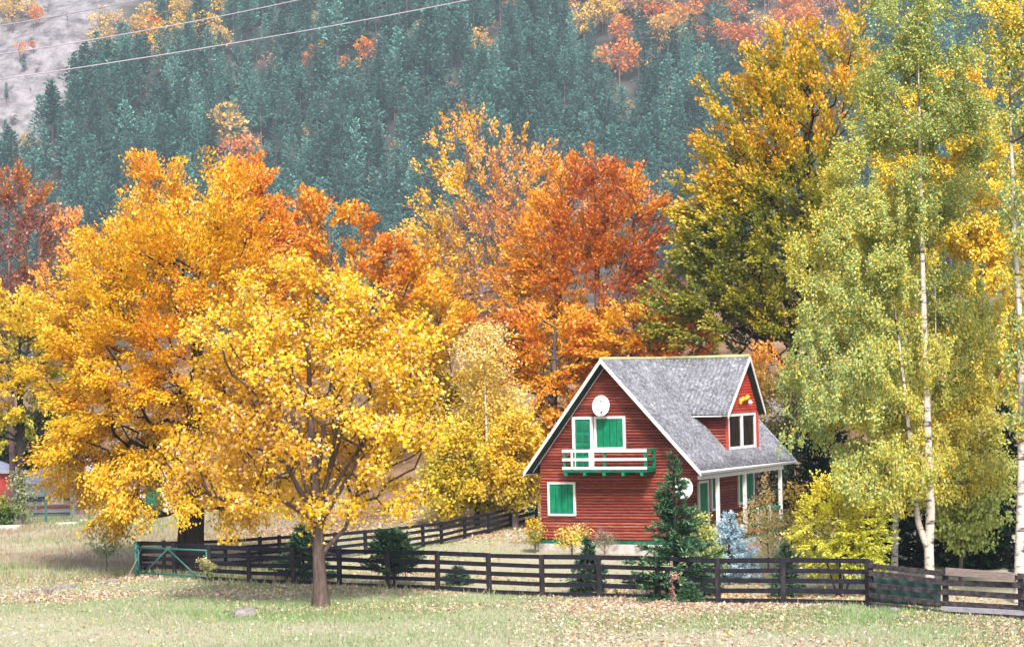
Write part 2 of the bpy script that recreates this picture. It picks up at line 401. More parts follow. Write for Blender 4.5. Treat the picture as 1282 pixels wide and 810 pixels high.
def skeleton(rng, stems, targets, rise=0.25, pen=1.2, step=0.5, first=0, curl=0.22, jit=0.05, low=0.25):
    """stems: list of polylines (the first starts at the base); every target is joined to the nearest fitting node"""
    P = []; par = []; stem_ids = []
    for k, st in enumerate(stems):
        pts = resample(st, step)
        if k == 0:
            start = -1
        else:
            d = np.linalg.norm(np.array(P) - pts[0], axis=1); start = int(d.argmin()); pts = pts[1:]
        prev = start
        for p in pts:
            P.append(p); par.append(prev); prev = len(P) - 1; stem_ids.append(prev)
    zbase = P[0][2]; h0 = P[0][2] + low * (max(p[2] for p in P) - P[0][2])
    cap = len(P) + len(targets) * 16 + 10
    A = np.zeros((cap, 3)); A[:len(P)] = P; n = len(P)
    anchor = np.array(P)
    dist = np.array([np.linalg.norm(anchor - t, axis=1).min() for t in targets])
    bad = np.zeros(cap); bad[:n] = np.where(A[:n, 2] < h0, 1e3, 0)
    for t in np.asarray(targets)[np.argsort(dist)]:
        d = t - A[:n]; L = np.linalg.norm(d, axis=1)
        c = L * (1 + pen * np.clip(rise - d[:, 2] / np.maximum(L, 1e-6), 0, 2)) + bad[:n]
        i = int(c.argmin()); Ld = L[i]
        if Ld < 0.12: continue
        p0 = A[i]; pd = p0 - A[par[i]] if par[i] >= 0 else np.array([0, 0, 1.0])
        pd = pd / max(np.linalg.norm(pd), 1e-6)
        m = p0 + (t - p0) * 0.5 + (pd + np.array([0, 0, -0.25])) * Ld * curl * 0.5 + rng.normal(size=3) * Ld * 0.06
        k = min(15, max(1, int(Ld / step)))
        pts = bez(p0, m, t, k)
        pts[:-1] += rng.normal(size=(k, 3))[:-1] * jit * step
        prev = i
        for q in pts:
            A[n] = q; par.append(prev); prev = n; n += 1
    A = A[:n]; par = np.array(par)
    cnt = np.zeros(n); kids = np.zeros(n, int)
    for i in range(n - 1, 0, -1):
        if kids[i] == 0: cnt[i] += 1
        if par[i] >= 0: cnt[par[i]] += cnt[i]; kids[par[i]] += 1
    return A, par, np.maximum(cnt, 1), kids, np.array(stem_ids)
def radii(A, par, cnt, r0, expo=2.2, rmin=0.012, flare=0.0, stem_ids=None, stem_r=None):
    r = r0 * (cnt / cnt[0]) ** (1 / expo)
    if stem_r is not None: r[stem_ids] = stem_r
    r = np.maximum(r, rmin)
    if flare:
        h = A[:, 2] - A[0, 2]
        r = r * (1 + flare * np.exp(-np.maximum(h, 0) / 0.35) * (np.arange(len(r)) < 200))
    for i in range(1, len(r)):
        if par[i] >= 0: r[i] = min(r[i], r[par[i]])
    return r
def tubes(A, par, r, thin_skip=0.0, seed=0):
    """one mesh of joined limbs: ring per node, second ring where a side limb leaves its parent"""
    n = len(A); d = np.zeros((n, 3)); has = par >= 0
    d[has] = A[has] - A[par[has]]
    ch = {}
    for i in range(n):
        if par[i] >= 0: ch.setdefault(par[i], []).append(i)
    d[0] = A[1] - A[0] if n > 1 else (0, 0, 1)
    d = unit(d)
    ref = np.tile(np.array([0.23, 0.96, 0.15]), (n, 1))
    x = unit(np.cross(d, ref)); y = np.cross(d, x)
    V, Fc = [], []
    tot = 0
    for sides, sel in ((9, has & (r >= 0.09)), (5, has & (r < 0.09) & (r >= 0.03)), (3, has & (r < 0.03) & (r >= thin_skip))):
        idx = np.nonzero(sel)[0]
        if not len(idx): continue
        ang = np.arange(sides) * 2 * np.pi / sides
        ca, sa = np.cos(ang)[None, :, None], np.sin(ang)[None, :, None]
        p = par[idx]
        main = np.array([r[i] > 0.75 * r[q] for i, q in zip(idx, p)])
        r0 = np.where(main, r[p], np.minimum(r[p], r[idx] * 1.25))
        fx = np.where(main[:, None], x[p], x[idx]); fy = np.where(main[:, None], y[p], y[idx])
        a = A[p][:, None, :] + r0[:, None, None] * (fx[:, None, :] * ca + fy[:, None, :] * sa)
        b = A[idx][:, None, :] + r[idx][:, None, None] * (x[idx][:, None, :] * ca + y[idx][:, None, :] * sa)
        v = np.concatenate([a, b], 1).reshape(-1, 3)
        base = (np.arange(len(idx)) * 2 * sides)[:, None] + tot
        k = np.arange(sides); k2 = (k + 1) % sides
        f = np.stack([base + k, base + k2, base + sides + k2, base + sides + k], -1).reshape(-1, 4)
        V.append(v); Fc.append(f); tot += len(v)
    return np.concatenate(V), np.concatenate(Fc)
def in_lobes(rng, lobes, n, shell=0.55):
    """points inside a union of ellipsoids (centre, radii), thicker towards the outside"""
    vol = np.array([np.prod(r) ** 0.8 for c, r in lobes]); pick = rng.choice(len(lobes), n, p=vol / vol.sum())
    u = unit(rng.normal(size=(n, 3))); rad = (rng.uniform(0, 1, n) ** (1 / 3)) * (1 - shell) + shell * rng.uniform(0.75, 1.0, n)
    C = np.array([c for c, r in lobes])[pick]; R = np.array([r for c, r in lobes])[pick]
    return C + u * rad[:, None] * R
def px_lobes(lobes, Y, depth=0.9):
    out = []
    for l in lobes:
        cx, cy_, rx, ry = l[:4]; dy = l[4] if len(l) > 4 else 0.0
        Yd = Y + dy
        c = at(cx, cy_, Yd); k = Yd / F_PX
        out.append((np.array(c), np.array([rx * k, rx * k * depth, ry * k])))
    return out
def make_tree(name, label, cat, Y, base, stem_px, lobes, n_targets, n_leaves, leaf, pal, seed, bark='bark_dark', shape='diamond',
              r0=0.2, rise=0.25, pen=1.2, step=0.5, sigma=0.35, flat=0.6, up=0.6, droop=0.3, tcol=(0.0, 0.0, 1.0), shell=0.55, rmin=0.012,
              group=None, hang=0.0, depth=0.9, low=0.25, rtwig=0.03, flare=0.25, stem_r=None, extra_stems=(), bare=0, bare_len=0.8, freq=0.9, noise_amp=0.35, expo=2.2, keep=1.0, limb=0.45, spray=None, lf=2.4, rb=None, bark2=None, odd=None, tipc=0.0):
    n_leaves = int(n_leaves * lf)
    rng = np.random.default_rng(seed)
    if base is None: base_p = np.array([stem_px[0][0], Y, 0.0])
    bp = at(base[0], base[1], Y); bp = Vector((bp.x, Y, gz(bp.x, Y)))
    stems = [[np.array(bp)] + [np.array(at(q[0], q[1], Y + (q[2] if len(q) > 2 else 0))) for q in stem_px]]
    for es in extra_stems: stems.append([np.array(at(q[0], q[1], Y + (q[2] if len(q) > 2 else 0))) for q in es])
    L = px_lobes(lobes, Y, depth)
    T = in_lobes(rng, L, n_targets, shell)
    T = T[T[:, 2] > bp.z + 0.5]
    A, par, cnt, kids, sid = skeleton(rng, stems, T, rise, pen, step, low=low)
    sr = None
    if stem_r is not None:
        h = np.linspace(1, 0, len(resample(stems[0], step))) ** 0.85
        sr = [stem_r * h]
        for es in stems[1:]:
            m_ = len(resample(es, step)) - 1; sr.append(stem_r * limb * np.linspace(1, 0.1, m_))
        sr = np.concatenate(sr)
    r = radii(A, par, cnt, r0, expo, rmin, flare, sid, sr)
    if rb is not None:
        ns = np.ones(len(A), bool); ns[sid] = False
        r[ns] = np.maximum(np.minimum(r[ns], rb * (cnt[ns] / cnt[ns].max()) ** (1 / expo)), rmin)
        for i in range(1, len(r)):
            if ns[i] and par[i] >= 0: r[i] = min(r[i], r[par[i]])
    root = empty(name, bp, 0, label, cat, group)
    origin = np.array(bp)
    # bare twigs
    Vb, Fb = tubes(A - origin, par, r)
    if bare:
        tips = np.nonzero(kids == 0)[0]; pick = rng.choice(tips, bare)
        dirn = unit(A[pick] - A[par[pick]] + np.array([0, 0, 0.5]) + rng.normal(size=(bare, 3)) * 0.45)
        ln = bare_len * rng.uniform(0.4, 1.2, bare)
        p0 = A[pick] - origin + rng.normal(size=(bare, 3)) * 0.1; p1 = p0 + dirn * ln[:, None]
        n0 = len(p0); PA = np.concatenate([p0, p1]); pp = np.concatenate([np.full(n0, -1), np.arange(n0)])
        rr = np.concatenate([np.full(n0, rmin * 1.1), np.full(n0, rmin * 0.6)])
        x = unit(np.cross(dirn, [0.2, 0.9, 0.1])); yv = np.cross(dirn, x)
        ang = np.arange(3) * 2.094
        a = p0[:, None, :] + rmin * (x[:, None, :] * np.cos(ang)[None, :, None] + yv[:, None, :] * np.sin(ang)[None, :, None])
        b = p1[:, None, :] + rmin * 0.5 * (x[:, None, :] * np.cos(ang)[None, :, None] + yv[:, None, :] * np.sin(ang)[None, :, None])
        v = np.concatenate([a, b], 1).reshape(-1, 3); bs = (np.arange(n0) * 6)[:, None] + len(Vb); k = np.arange(3); k2 = (k + 1) % 3
        Fb = np.concatenate([Fb, np.stack([bs + k, bs + k2, bs + 3 + k2, bs + 3 + k], -1).reshape(-1, 4)]); Vb = np.concatenate([Vb, v])
    if bark2:
        rad = np.linalg.norm(Vb[Fb[:, 0]] - Vb[Fb[:, 1]], axis=1)
        tm = mesh_np("trunk", Vb, Fb, mats=[M[bark], M[bark2]], mat_idx=(rad < 0.05).astype(np.int32), smooth=True)
    else:
        tm = mesh_np("trunk", Vb, Fb, mats=[M[bark]], smooth=True)
    tr = obj("trunk", tm, root)
    # leaves
    tw = np.nonzero((r <= max(rtwig, rmin * 1.01, np.quantile(r, 0.6))) & (par >= 0))[0]
    if keep < 1.0:
        wv = wave(A[tw], 1.1, seed + 77) + rng.normal(size=len(tw)) * 0.15
        tw = tw[wv > np.quantile(wv, 1 - keep)]
    pick = rng.choice(tw, n_leaves); t = rng.uniform(0, 1, (n_leaves, 1))
    pos = A[par[pick]] * (1 - t) + A[pick] * t
    centre = np.mean([c for c, _ in L], 0)
    out = unit(pos - centre)
    if hang > 0:
        sidx = rng.integers(0, 100000, n_leaves)  # strand identity by node keeps leaves on shared strands
        hr = np.random.default_rng(seed + 5); off = hr.normal(size=(len(A), 4, 2)) * sigma
        sk = rng.integers(0, 4, n_leaves)
        dl = rng.uniform(0, 1, n_leaves) * hang * (0.4 + 0.6 * hr.uniform(0, 1, (len(A), 4))[pick, sk])
        pos = pos + np.stack([off[pick, sk, 0], off[pick, sk, 1], -dl], -1) + out * np.array([1, 1, 0]) * (0.18 * np.sqrt(dl))[:, None] + rng.normal(size=(n_leaves, 3)) * 0.06
    else:
        if spray is not None:
            ln, wo, vec, thin = spray
            nd = np.random.default_rng(seed + 9).normal(size=(len(A), 3, 3))[pick, rng.integers(0, 3, n_leaves)]
            bd = unit(A[pick] - A[par[pick]])
            dn = unit(bd * .5 + out * wo + np.array(vec) + nd * .42)
            spd = dn
            g = rng.normal(size=(n_leaves, 3)) * sigma * .45; g[:, 2] *= flat
            q = np.random.default_rng(seed + 10).normal(size=(len(A), 3)) * sigma * .8
            pos = A[pick] + q[pick] * np.array([1, 1, flat]) + dn * ((ut := rng.uniform(-.15, 1, n_leaves)) * ln)[:, None] + g * thin
        else:
            g = rng.normal(size=(n_leaves, 3)) * sigma; g[:, 2] *= flat
            pos = pos + g
    nrm = unit(np.array([0, 0, 1.0]) * up + out * 0.35 + np.array(sd) * 0.25 + rng.normal(size=(n_leaves, 3)) * 0.47)
    ax = unit(out * 0.5 + rng.normal(size=(n_leaves, 3)) * 0.7 + np.array([0, 0, -droop]))
    if spray is not None and hang <= 0: ax = unit(ax * .6 + spd)
    size = leaf * rng.uniform(0.65, 1.25, n_leaves)
    zt = (pos[:, 2] - pos[:, 2].min()) / max(np.ptp(pos[:, 2]), 1e-6); xt = (pos[:, 0] - pos[:, 0].min()) / max(np.ptp(pos[:, 0]), 1e-6)
    tcv = tcol[0] * xt + tcol[1] * (1 - xt) + tcol[2] * zt
    c = palette(pal, 0.5 + (tcv - 0.5 * (tcol[0] + tcol[1] + tcol[2])) + noise_amp * wave(pos, freq, seed + 3) + rng.normal(size=n_leaves) * 0.13)
    c = np.clip(c * rng.uniform(0.8, 1.15, (n_leaves, 1)), 0.003, 0.9)
    if tipc and spray is not None: c = c * 1.0; c = palette(pal, 0.5 + (tcv - 0.5 * sum(tcol)) + noise_amp * wave(pos, freq, seed + 3) + tipc * (ut - .45) + rng.normal(size=n_leaves) * 0.1) * rng.uniform(.85, 1.12, (n_leaves, 1))
    if odd:
        k_ = rng.uniform(0, 1, n_leaves) < odd[0]; c[k_] = np.array(odd[1]) * rng.uniform(.8, 1.15, (k_.sum(), 1))
    V, Fl = cards(pos - origin, ax, nrm, size, shape)
    cm = mesh_np("crown", V, Fl, cols=c, mats=[M['leaf']])
    obj("crown", cm, root)
    return root

# ------------------------------------------------------------------ house (local x along the gable, y along the ridge, z up)
HA = math.radians(27)
HO = Vector((0.998, 91.0, 0.5))
house = empty("wooden_house", HO, -HA, "red log cabin with white trimmed steep grey roof, green shutters and a small balcony", "house")
APX, RW = 2.89, 6.90                    # ridge: x and height
LT, RT, EW = -0.40, 6.80, 2.72          # eaves: x left, x right, height
V0, V1 = -0.60, 9.30                    # gable overhang and far end
SL, SR = (RW - EW) / (APX - LT), (RW - EW) / (RT - APX)
def roof_w(u): return RW - SL * (APX - u) if u < APX else RW - SR * (u - APX)

def course_wall(name, mat, spans, pitch, z0, z1, plane, parent, bulge=0.035):
    """rounded boards; spans(z) gives [(a, b)] at height z; plane(a, z, out) gives the 3D point"""
    mb = MB(); z = z0
    prof = [(0.0, -0.6), (0.10, 0.45), (0.30, 0.95), (0.62, 0.95), (0.86, 0.5), (1.0, -0.6)]
    while z < z1 - 0.02:
        zz = [min(z + p * pitch, z1) for p, _ in prof]
        for k in range(max(len(spans(zz[0] + 1e-3)), 1)):
            rows = []
            for (p, o), h in zip(prof, zz):
                sp = spans(h)
                if k >= len(sp): break
                a, b = sp[k]
                if b - a < 0.02: b = a + 0.02
                rows.append((plane(a, h, o * bulge), plane(b, h, o * bulge)))
            if len(rows) > 1:
                vs = [q for rw in rows for q in rw]
                mb.add(vs, [(2*i, 2*i+1, 2*i+3, 2*i+2) for i in range(len(rows) - 1)])
        z += pitch
    return mb.build(name, mat, parent)

WR = 5.42                                # porch wall
def gable_spans(z):
    s = 0.10
    l = max(0.0, APX - (RW - s - z) / SL); rr = APX + (RW - s - z) / SR
    right = WR if z < 2.35 else min(6.45, rr)
    return [(l, max(l + .02, min(right, rr)))]
course_wall("gable_wall", M['siding'], gable_spans, 0.112, 0.16, 6.72, lambda a, h, o: (a, -o, h), house)
def side_spans(z): return [(0.0, 8.45)]
course_wall("porch_wall", M['siding'], side_spans, 0.112, 0.16, 3.75, lambda a, h, o: (WR + o, a, h), house)
course_wall("eave_wall", M['siding'], side_spans, 0.112, 0.16, 3.15, lambda a, h, o: (-o, a, h), house)
course_wall("rear_wall", M['siding'], lambda z: [(gable_spans(z)[0][0], min(gable_spans(z)[0][1], WR if z < 3.9 else 9))], 0.112, 0.16, 6.72, lambda a, h, o: (a, 8.45 + o, h), house)
mb = MB(); mb.box((0.03, 0.03, -0.2), (WR - 0.03, 8.42, 2.6)); mb.build("wall_core", M['siding'], house)
mb = MB(); mb.box((-0.05, -0.055, 0.02), (WR + 0.02, 0.0, 0.155)); mb.build("base_board", M['green_dark'], house)
mb = MB(); mb.box((WR - 0.07, -0.06, 0.16), (WR + 0.06, 0.03, 2.34)); mb.build("corner_board", M['red_trim'], house)
mb = MB(); mb.box((-0.12, -0.10, -0.75), (WR + 0.1, 8.5, 0.015)); mb.build("foundation", M['stone'], house, bevel=0.02)

def corrugated(name, mat, p00, du, dv, nu, pitch=0.177, amp=0.014, parent=None, clip=None, th=0.02):
    """p00 at ridge; du runs down the slope; dv along the ridge (waves run along dv)"""
    p00, du, dv = Vector(p00), Vector(du), Vector(dv)
    nrm = dv.cross(du).normalized()
    if nrm.z < 0: nrm = -nrm
    Lv = dv.length; seg = max(2, int(Lv / pitch * 6)); rows = nu
    vs, fs = [], []
    for j in range(rows + 1):
        for i in range(seg + 1):
            t = i / seg; s_ = j / rows
            if clip: s_ = s_ * clip(t)
            w = amp * math.sin(t * Lv / pitch * 2 * math.pi) + 0.006 * math.sin(7 * t + 5 * s_)
            step = 0.012 * (1 - (s_ * 3) % 1)
            vs.append(p00 + dv * t + du * s_ + nrm * (w + step))
    n1 = seg + 1
    for j in range(rows):
        for i in range(seg):
            fs.append((j*n1+i, j*n1+i+1, (j+1)*n1+i+1, (j+1)*n1+i))
    mb = MB(); mb.add(vs, fs); o = mb.build(name, mat, parent, smooth=True)
    m = o.modifiers.new("thick", 'SOLIDIFY'); m.thickness = th; m.offset = -1
    return o
corrugated("roof_slope", M['roof'], (APX, V0, RW + .03), (RT - APX, 0, EW - RW), (0, V1 - V0, 0), 6, parent=house)
corrugated("roof_slope", M['roof'], (APX, V0, RW + .03), (LT - APX, 0, EW - RW), (0, V1 - V0, 0), 6, parent=house)
mb = MB(); mb.tube([(APX, V0, RW + 0.05), (APX, 2.2, RW + 0.035), (APX, 5.0, RW + 0.03), (APX, V1, RW + 0.05)], 0.075, 8); mb.build("ridge_cap", M['ridge'], house, smooth=True)
# soffits (dark green boards under the overhang) and white fascias
def under(u0, u1, y0, y1, name):
    mb = MB(); t = 0.05
    a = (u0, y0, roof_w(u0) - .05); b = (u1, y0, roof_w(u1) - .05)
    mb.prism([a, b, (b[0], y0, b[2] - t), (a[0], y0, a[2] - t)], (0, y1 - y0, 0)); return mb.build(name, M['soffit'], house)
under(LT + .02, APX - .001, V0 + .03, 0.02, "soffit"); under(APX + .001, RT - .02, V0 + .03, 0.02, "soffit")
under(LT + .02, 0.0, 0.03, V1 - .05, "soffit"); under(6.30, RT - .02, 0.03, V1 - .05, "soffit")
def fascia(u0, u1, y, w=0.17, up=0.055):
    mb = MB(); z0, z1 = roof_w(u0) + up, roof_w(u1) + up
    mb.prism([(u0, y, z0), (u1, y, z1), (u1, y, z1 - w), (u0, y, z0 - w)], (0, 0.035, 0)); return mb.build("fascia", M['white'], house)
for y in (V0 - .036, V1 + .002):
    fascia(LT - .03, APX, y); fascia(APX, RT + .03, y)
for u0, u1, yy in ((LT + .1, APX - .07, -.05), (APX + .07, RT - .4, -.05)):       # thin white strip where the wall meets the soffit
    mb = MB(); z0, z1 = roof_w(u0) - .115, roof_w(u1) - .115
    mb.prism([(u0, yy, z0), (u1, yy, z1), (u1, yy, z1 - .04), (u0, yy, z0 - .04)], (0, .02, 0)); mb.build("wall_strip", M['white'], house)
mb = MB(); mb.box((RT - .03, V0, EW - .11), (RT + .01, V1, EW + .0)); mb.build("eave_board", M['white'], house)
mb = MB(); mb.box((LT - .01, V0, EW - .11), (LT + .03, V1, EW + .0)); mb.build("eave_board", M['white'], house)
mb = MB(); mb.tube([(RT + .05, V0 + .02, EW + .01), (RT + .05, V1, EW - .03)], .045, 8); mb.build("gutter", M['white'], house, smooth=True)

def shuttered(name, mk, a0, a1, z0, z1, boards=4, fw=0.075, parent=None, out=0.05):
    """mk(a, z, out) maps wall coordinates; white frame with closed green board shutters; built with prisms"""
    def slab(mb, x0, x1, h0, h1, o0, o1):
        P = [mk(x0, h0, o0), mk(x1, h0, o0), mk(x1, h1, o0), mk(x0, h1, o0)]
        Q = [mk(x0, h0, o1), mk(x1, h0, o1), mk(x1, h1, o1), mk(x0, h1, o1)]
        mb.add(P + Q, [(3,2,1,0),(4,5,6,7),(0,1,5,4),(1,2,6,5),(2,3,7,6),(3,0,4,7)])
    fr = MB()
    slab(fr, a0, a0 + fw, z0, z1, 0.0, out + .03); slab(fr, a1 - fw, a1, z0, z1, 0.0, out + .03)
    slab(fr, a0 + fw, a1 - fw, z1 - fw, z1, 0.0, out + .029); slab(fr, a0 + fw, a1 - fw, z0, z0 + fw, 0.0, out + .029)
    f = fr.build("frame" if name == "window" else name + "_frame", M['white'])
    f.name = name
    f.parent = parent
    g = 0.011; w = (a1 - a0 - 2 * fw) / boards; half = boards / 2
    for side in (0, 1):
        sh = MB()
        for k in range(boards):
            if (k < half) != (side == 0): continue
            x0 = a0 + fw + k * w
            slab(sh, x0 + g, x0 + w - g, z0 + fw + .004, z1 - fw - .004, 0.0, out + (.006 if k % 2 else 0))
        if side == 0:
            xa, xb = a0 + fw, a0 + fw + half * w
        else:
            xa, xb = a0 + fw + half * w, a1 - fw
        sh.build("shutter", M['green'], f)
    return f
gm_ = lambda a, z, o: (a, -.03 - o, z)
sm_ = lambda a, z, o: (WR + .03 + o, a, z)
shuttered("window", gm_, 0.32, 1.48, 1.07, 2.34, 4, parent=house)
shuttered("window", gm_, 2.33, 3.60, 3.55, 4.80, 4, parent=house, fw=.09)
shuttered("window", sm_, 6.35, 8.05, 1.12, 2.42, 4, parent=house, fw=.09)
shuttered("window", sm_, 3.55, 4.30, 1.05, 2.44, 2, parent=house, fw=.08)
# balcony door
dr = MB(); dr.box((1.42, -.12, 2.76), (1.53, -.03, 4.79)); dr.box((2.17, -.12, 2.76), (2.28, -.03, 4.79)); dr.box((1.53, -.119, 4.70), (2.17, -.03, 4.79))
door = dr.build("door", M['white'], house)
pl = MB(); pl.box((1.53, -.08, 2.76), (2.17, -.02, 4.70)); pl.build("door_leaf", M['green'], door)
for k, (z0, z1) in enumerate(((2.95, 3.22), (3.36, 3.72), (3.84, 4.12), (4.24, 4.54))):
    for x0 in (1.60, 1.88):
        q = MB(); q.box((x0, -.10, z0), (x0 + .22, -.078, z1)); q.build("door_panel", M['green_dark'], door, bevel=.012)  # recess shade put into the colour: panels a darker green than the leaf
# porch door
dr = MB(); dr.box((WR + .02, 2.30, .3), (WR + .10, 2.40, 2.25)); dr.box((WR + .02, 3.20, .3), (WR + .10, 3.30, 2.25)); dr.box((WR + .02, 2.40, 2.16), (WR + .099, 3.20, 2.25))
door2 = dr.build("door", M['white'], house); q = MB(); q.box((WR + .01, 2.40, .3), (WR + .06, 3.20, 2.16)); q.build("door_leaf", M['green'], door2)
# balcony
BX0, BX1, BY = 1.40, 4.78, -0.92
fl = MB(); fl.box((BX0 - .02, BY, 2.74), (BX1 + .02, -.03, 2.83)); balc = fl.build("balcony_floor", M['green_dark'], house)
for x in (1.5, 2.28, 3.08, 3.85, 4.6):
    q = MB(); q.box((x - .05, BY - .03, 2.62), (x + .05, -.03, 2.738)); q.build("joist", M['green'], balc)
for x in (BX0 + .04, 1.78, 3.08, BX1 - .04):
    q = MB(); q.box((x - .05, BY + .03, 2.83), (x + .05, BY + .12, 3.60)); q.build("balcony_post", M['green'], balc)
for x in (BX0 + .04, BX1 - .04):
    q = MB(); q.box((x - .05, -.13, 2.83), (x + .05, -.035, 3.60)); q.build("balcony_post", M['green'], balc)
for z, h in ((2.90, .10), (3.22, .095), (3.54, .105)):
    q = MB(); q.box((BX0 - .03, BY - .012, z - h/2), (BX1 + .03, BY + .028, z + h/2)); q.build("balcony_rail", M['white'], balc)
    for x in (BX0 - .015, BX1 - .02):
        q = MB(); q.box((x - .01, BY + .032, z - h/2), (x + .035, -.04, z + h/2)); q.build("side_rail", M['green'], balc)
for x in (1.78, 2.52):
    q = MB(); q.box((x - .04, BY - .03, 2.86), (x + .04, BY - .013, 3.6)); q.build("balcony_picket", M['white'], balc)
# porch
q = MB(); q.box((WR + .03, 0.45, .02), (6.72, 8.55, .17)); porch = q.build("porch_floor", M['green_dark'], house)
q = MB(); q.box((6.52, 0.42, .172), (6.75, 8.57, .235)); q.build("porch_edge", M['red_trim'], porch)
q = MB(); q.box((WR + .12, 0.40, -.8), (6.70, 8.5, .015)); q.build("porch_base", M['stone'], porch, bevel=.02)
q = MB(); q.box((6.42, -.02, 2.42), (6.56, 8.6, 2.56)); q.build("porch_beam", M['white'], porch)
q = MB(); q.box((WR + .05, 0.0, 2.565), (6.40, 8.5, 2.60)); q.build("porch_ceiling", M['white'], porch)
for y in (1.75, 4.5, 8.35):
    q = MB(); q.box((6.44, y - .06, .236), (6.56, y + .06, 2.418)); q.build("porch_post", M['white'], porch)
for z in (.42, .95):
    q = MB(); q.box((6.47, 4.565, z - .05), (6.53, 8.285, z + .05)); q.build("porch_rail", M['green'], porch)
    q = MB(); q.box((WR + .1, 8.32, z - .05), (6.435, 8.38, z + .05)); q.build("porch_rail", M['green'], porch)
for y in (5.8, 7.1):
    q = MB(); q.box((6.46, y - .04, .236), (6.535, y + .04, 1.06)); q.build("rail_post", M['white'], porch)
# dormer: faces +x
DF, DO = 6.20, 6.47                       # face and roof end
DA, DL, DR, DW = 5.42, 3.02, 6.95, 4.72   # ridge y, eave y left and right, eave height
DY0, DY1 = 3.45, 6.72
sl_, sr_ = (RW - DW) / (DA - DL), (RW - DW) / (DR - DA)
def droof(y): return RW - sl_ * (DA - y) if y < DA else RW - sr_ * (y - DA)
dorm = course_wall("dormer_wall", M['siding_dormer'], lambda z: ([(DY0, 3.58), (6.50, DY1)] if z < 4.74 else [(max(DY0, DA - (RW - .1 - z) / sl_), max(max(DY0, DA - (RW - .1 - z) / sl_) + .02, min(DY1, DA + (RW - .1 - z) / sr_)))]),
                   0.112, 3.28, 6.70, lambda a, h, o: (DF + o, a, h), house, bulge=.02)
def cheek(y, sgn):
    def sp(z): return [(min(DF - .03, APX + (RW - z) / SR), DF)]
    course_wall("dormer_cheek", M['siding'], sp, 0.112, 3.30, droof(y) - .08, lambda a, h, o: (a, y + sgn * o, h), dorm)
cheek(DY0, -1); cheek(DY1, 1)
for y in (DY0 + .0, DY1 - .12):
    q = MB(); q.box((DF - .02, y, 3.25), (DF + .07, y + .12, 4.76)); q.build("corner_board", M['red_trim'], dorm)
q = MB(); q.box((DF - .02, DY0 + .125, 4.742), (DF + .06, DY1 - .125, 4.84)); q.build("head_board", M['red_trim'], dorm)
# dormer window
Y0, Y1, Z0, Z1 = 3.60, 6.48, 3.38, 4.735
fr = MB(); fw = .11
fr.box((DF - .05, Y0, Z0), (DF + .055, Y0 + fw, Z1)); fr.box((DF - .05, Y1 - fw, Z0), (DF + .055, Y1, Z1))
fr.box((DF - .05, Y0 + fw, Z1 - .09), (DF + .054, Y1 - fw, Z1)); fr.box((DF - .05, Y0 + fw, Z0), (DF + .054, Y1 - fw, Z0 + .10))
ym = (Y0 + Y1) / 2; fr.box((DF - .05, ym - .09, Z0 + .10), (DF + .053, ym + .09, Z1 - .09))
win = fr.build("window", M['white'], dorm); win.name = "window"
for a, b in ((Y0 + fw, ym - .09), (ym + .09, Y1 - fw)):
    q = MB(); q.box((DF - .01, a, Z0 + .1), (DF - .004, b, Z1 - .09)); q.build("pane", M['glass'], win)
def cloth(name, mat, y0, y1, x, tie, parent):
    vs, fs = [], []; ny, nz_ = 30, 10
    for j in range(nz_ + 1):
        h = Z0 + .1 + (Z1 - Z0 - .19) * j / nz_; k = j / nz_
        for i in range(ny + 1):
            t = i / ny; e = y0 + (y1 - y0) * t
            if tie: e = tie[0] + (e - tie[0]) * (tie[1] + (1 - tie[1]) * k ** 1.5)
            vs.append((x + .035 * math.sin(t * 38), e, h))
    for j in range(nz_):
        for i in range(ny): fs.append((j*(ny+1)+i, j*(ny+1)+i+1, (j+1)*(ny+1)+i+1, (j+1)*(ny+1)+i))
    mb = MB(); mb.add(vs, fs); return mb.build(name, mat, parent, smooth=True)
cloth("curtain", M['curtain'], Y0 + fw + .05, ym - .1, DF - .13, None, win); cloth("curtain", M['curtain'], ym + .1, Y1 - fw - .35, DF - .13, None, win)
cloth("curtain", M['drape'], Y1 - fw - .45, Y1 - fw, DF - .09, (Y1 - fw, .45), win); cloth("curtain", M['drape'], Y0 + fw, Y0 + fw + .12, DF - .09, (Y0 + fw, .6), win)
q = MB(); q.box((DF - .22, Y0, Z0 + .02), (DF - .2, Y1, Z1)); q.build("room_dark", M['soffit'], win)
# dormer roof
def dclip(t):  return 1.0
corrugated("dormer_roof", M['roof'], (DO, DA, RW + .02), (0, DL - DA, DW - RW), (-(DO - APX), 0, 0), 5, parent=house, amp=.016)
corrugated("dormer_roof", M['roof'], (DO, DA, RW + .02), (0, DR - DA, DW - RW), (-(DO - APX), 0, 0), 5, parent=house, amp=.016)
q = MB(); q.tube([(DO, DA, RW + .045), (APX + .1, DA, RW + .035)], .07, 8); q.build("ridge_cap", M['ridge'], house, smooth=True)
for ya, yb, e in ((DL, DA, DL), (DA, DR, DR)):
    za, zb = droof(ya) + .03, droof(yb) + .03
    q = MB(); q.prism([(DO + .002, ya, za), (DO + .002, yb, zb), (DO + .002, yb, zb - .15), (DO + .002, ya, za - .15)], (.035, 0, 0)); q.build("fascia", M['white'], dorm)
    q = MB(); q.prism([(DF + .01, ya, za - .07), (DF + .01, yb, zb - .07), (DF + .01, yb, zb - .11), (DF + .01, ya, za - .11)], (DO - DF - .02, 0, 0)); q.build("soffit", M['soffit'], dorm)
q = MB(); q.box((4.7, DL + .01, DW - .06), (DO, DL + .05, DW - .015)); q.build("dormer_eave_board", M['white'], dorm)
q = MB(); q.box((4.75, DL + .06, DW - .075), (DO - .27, DY0 - .03, DW - .045)); q.build("soffit", M['soffit'], dorm)

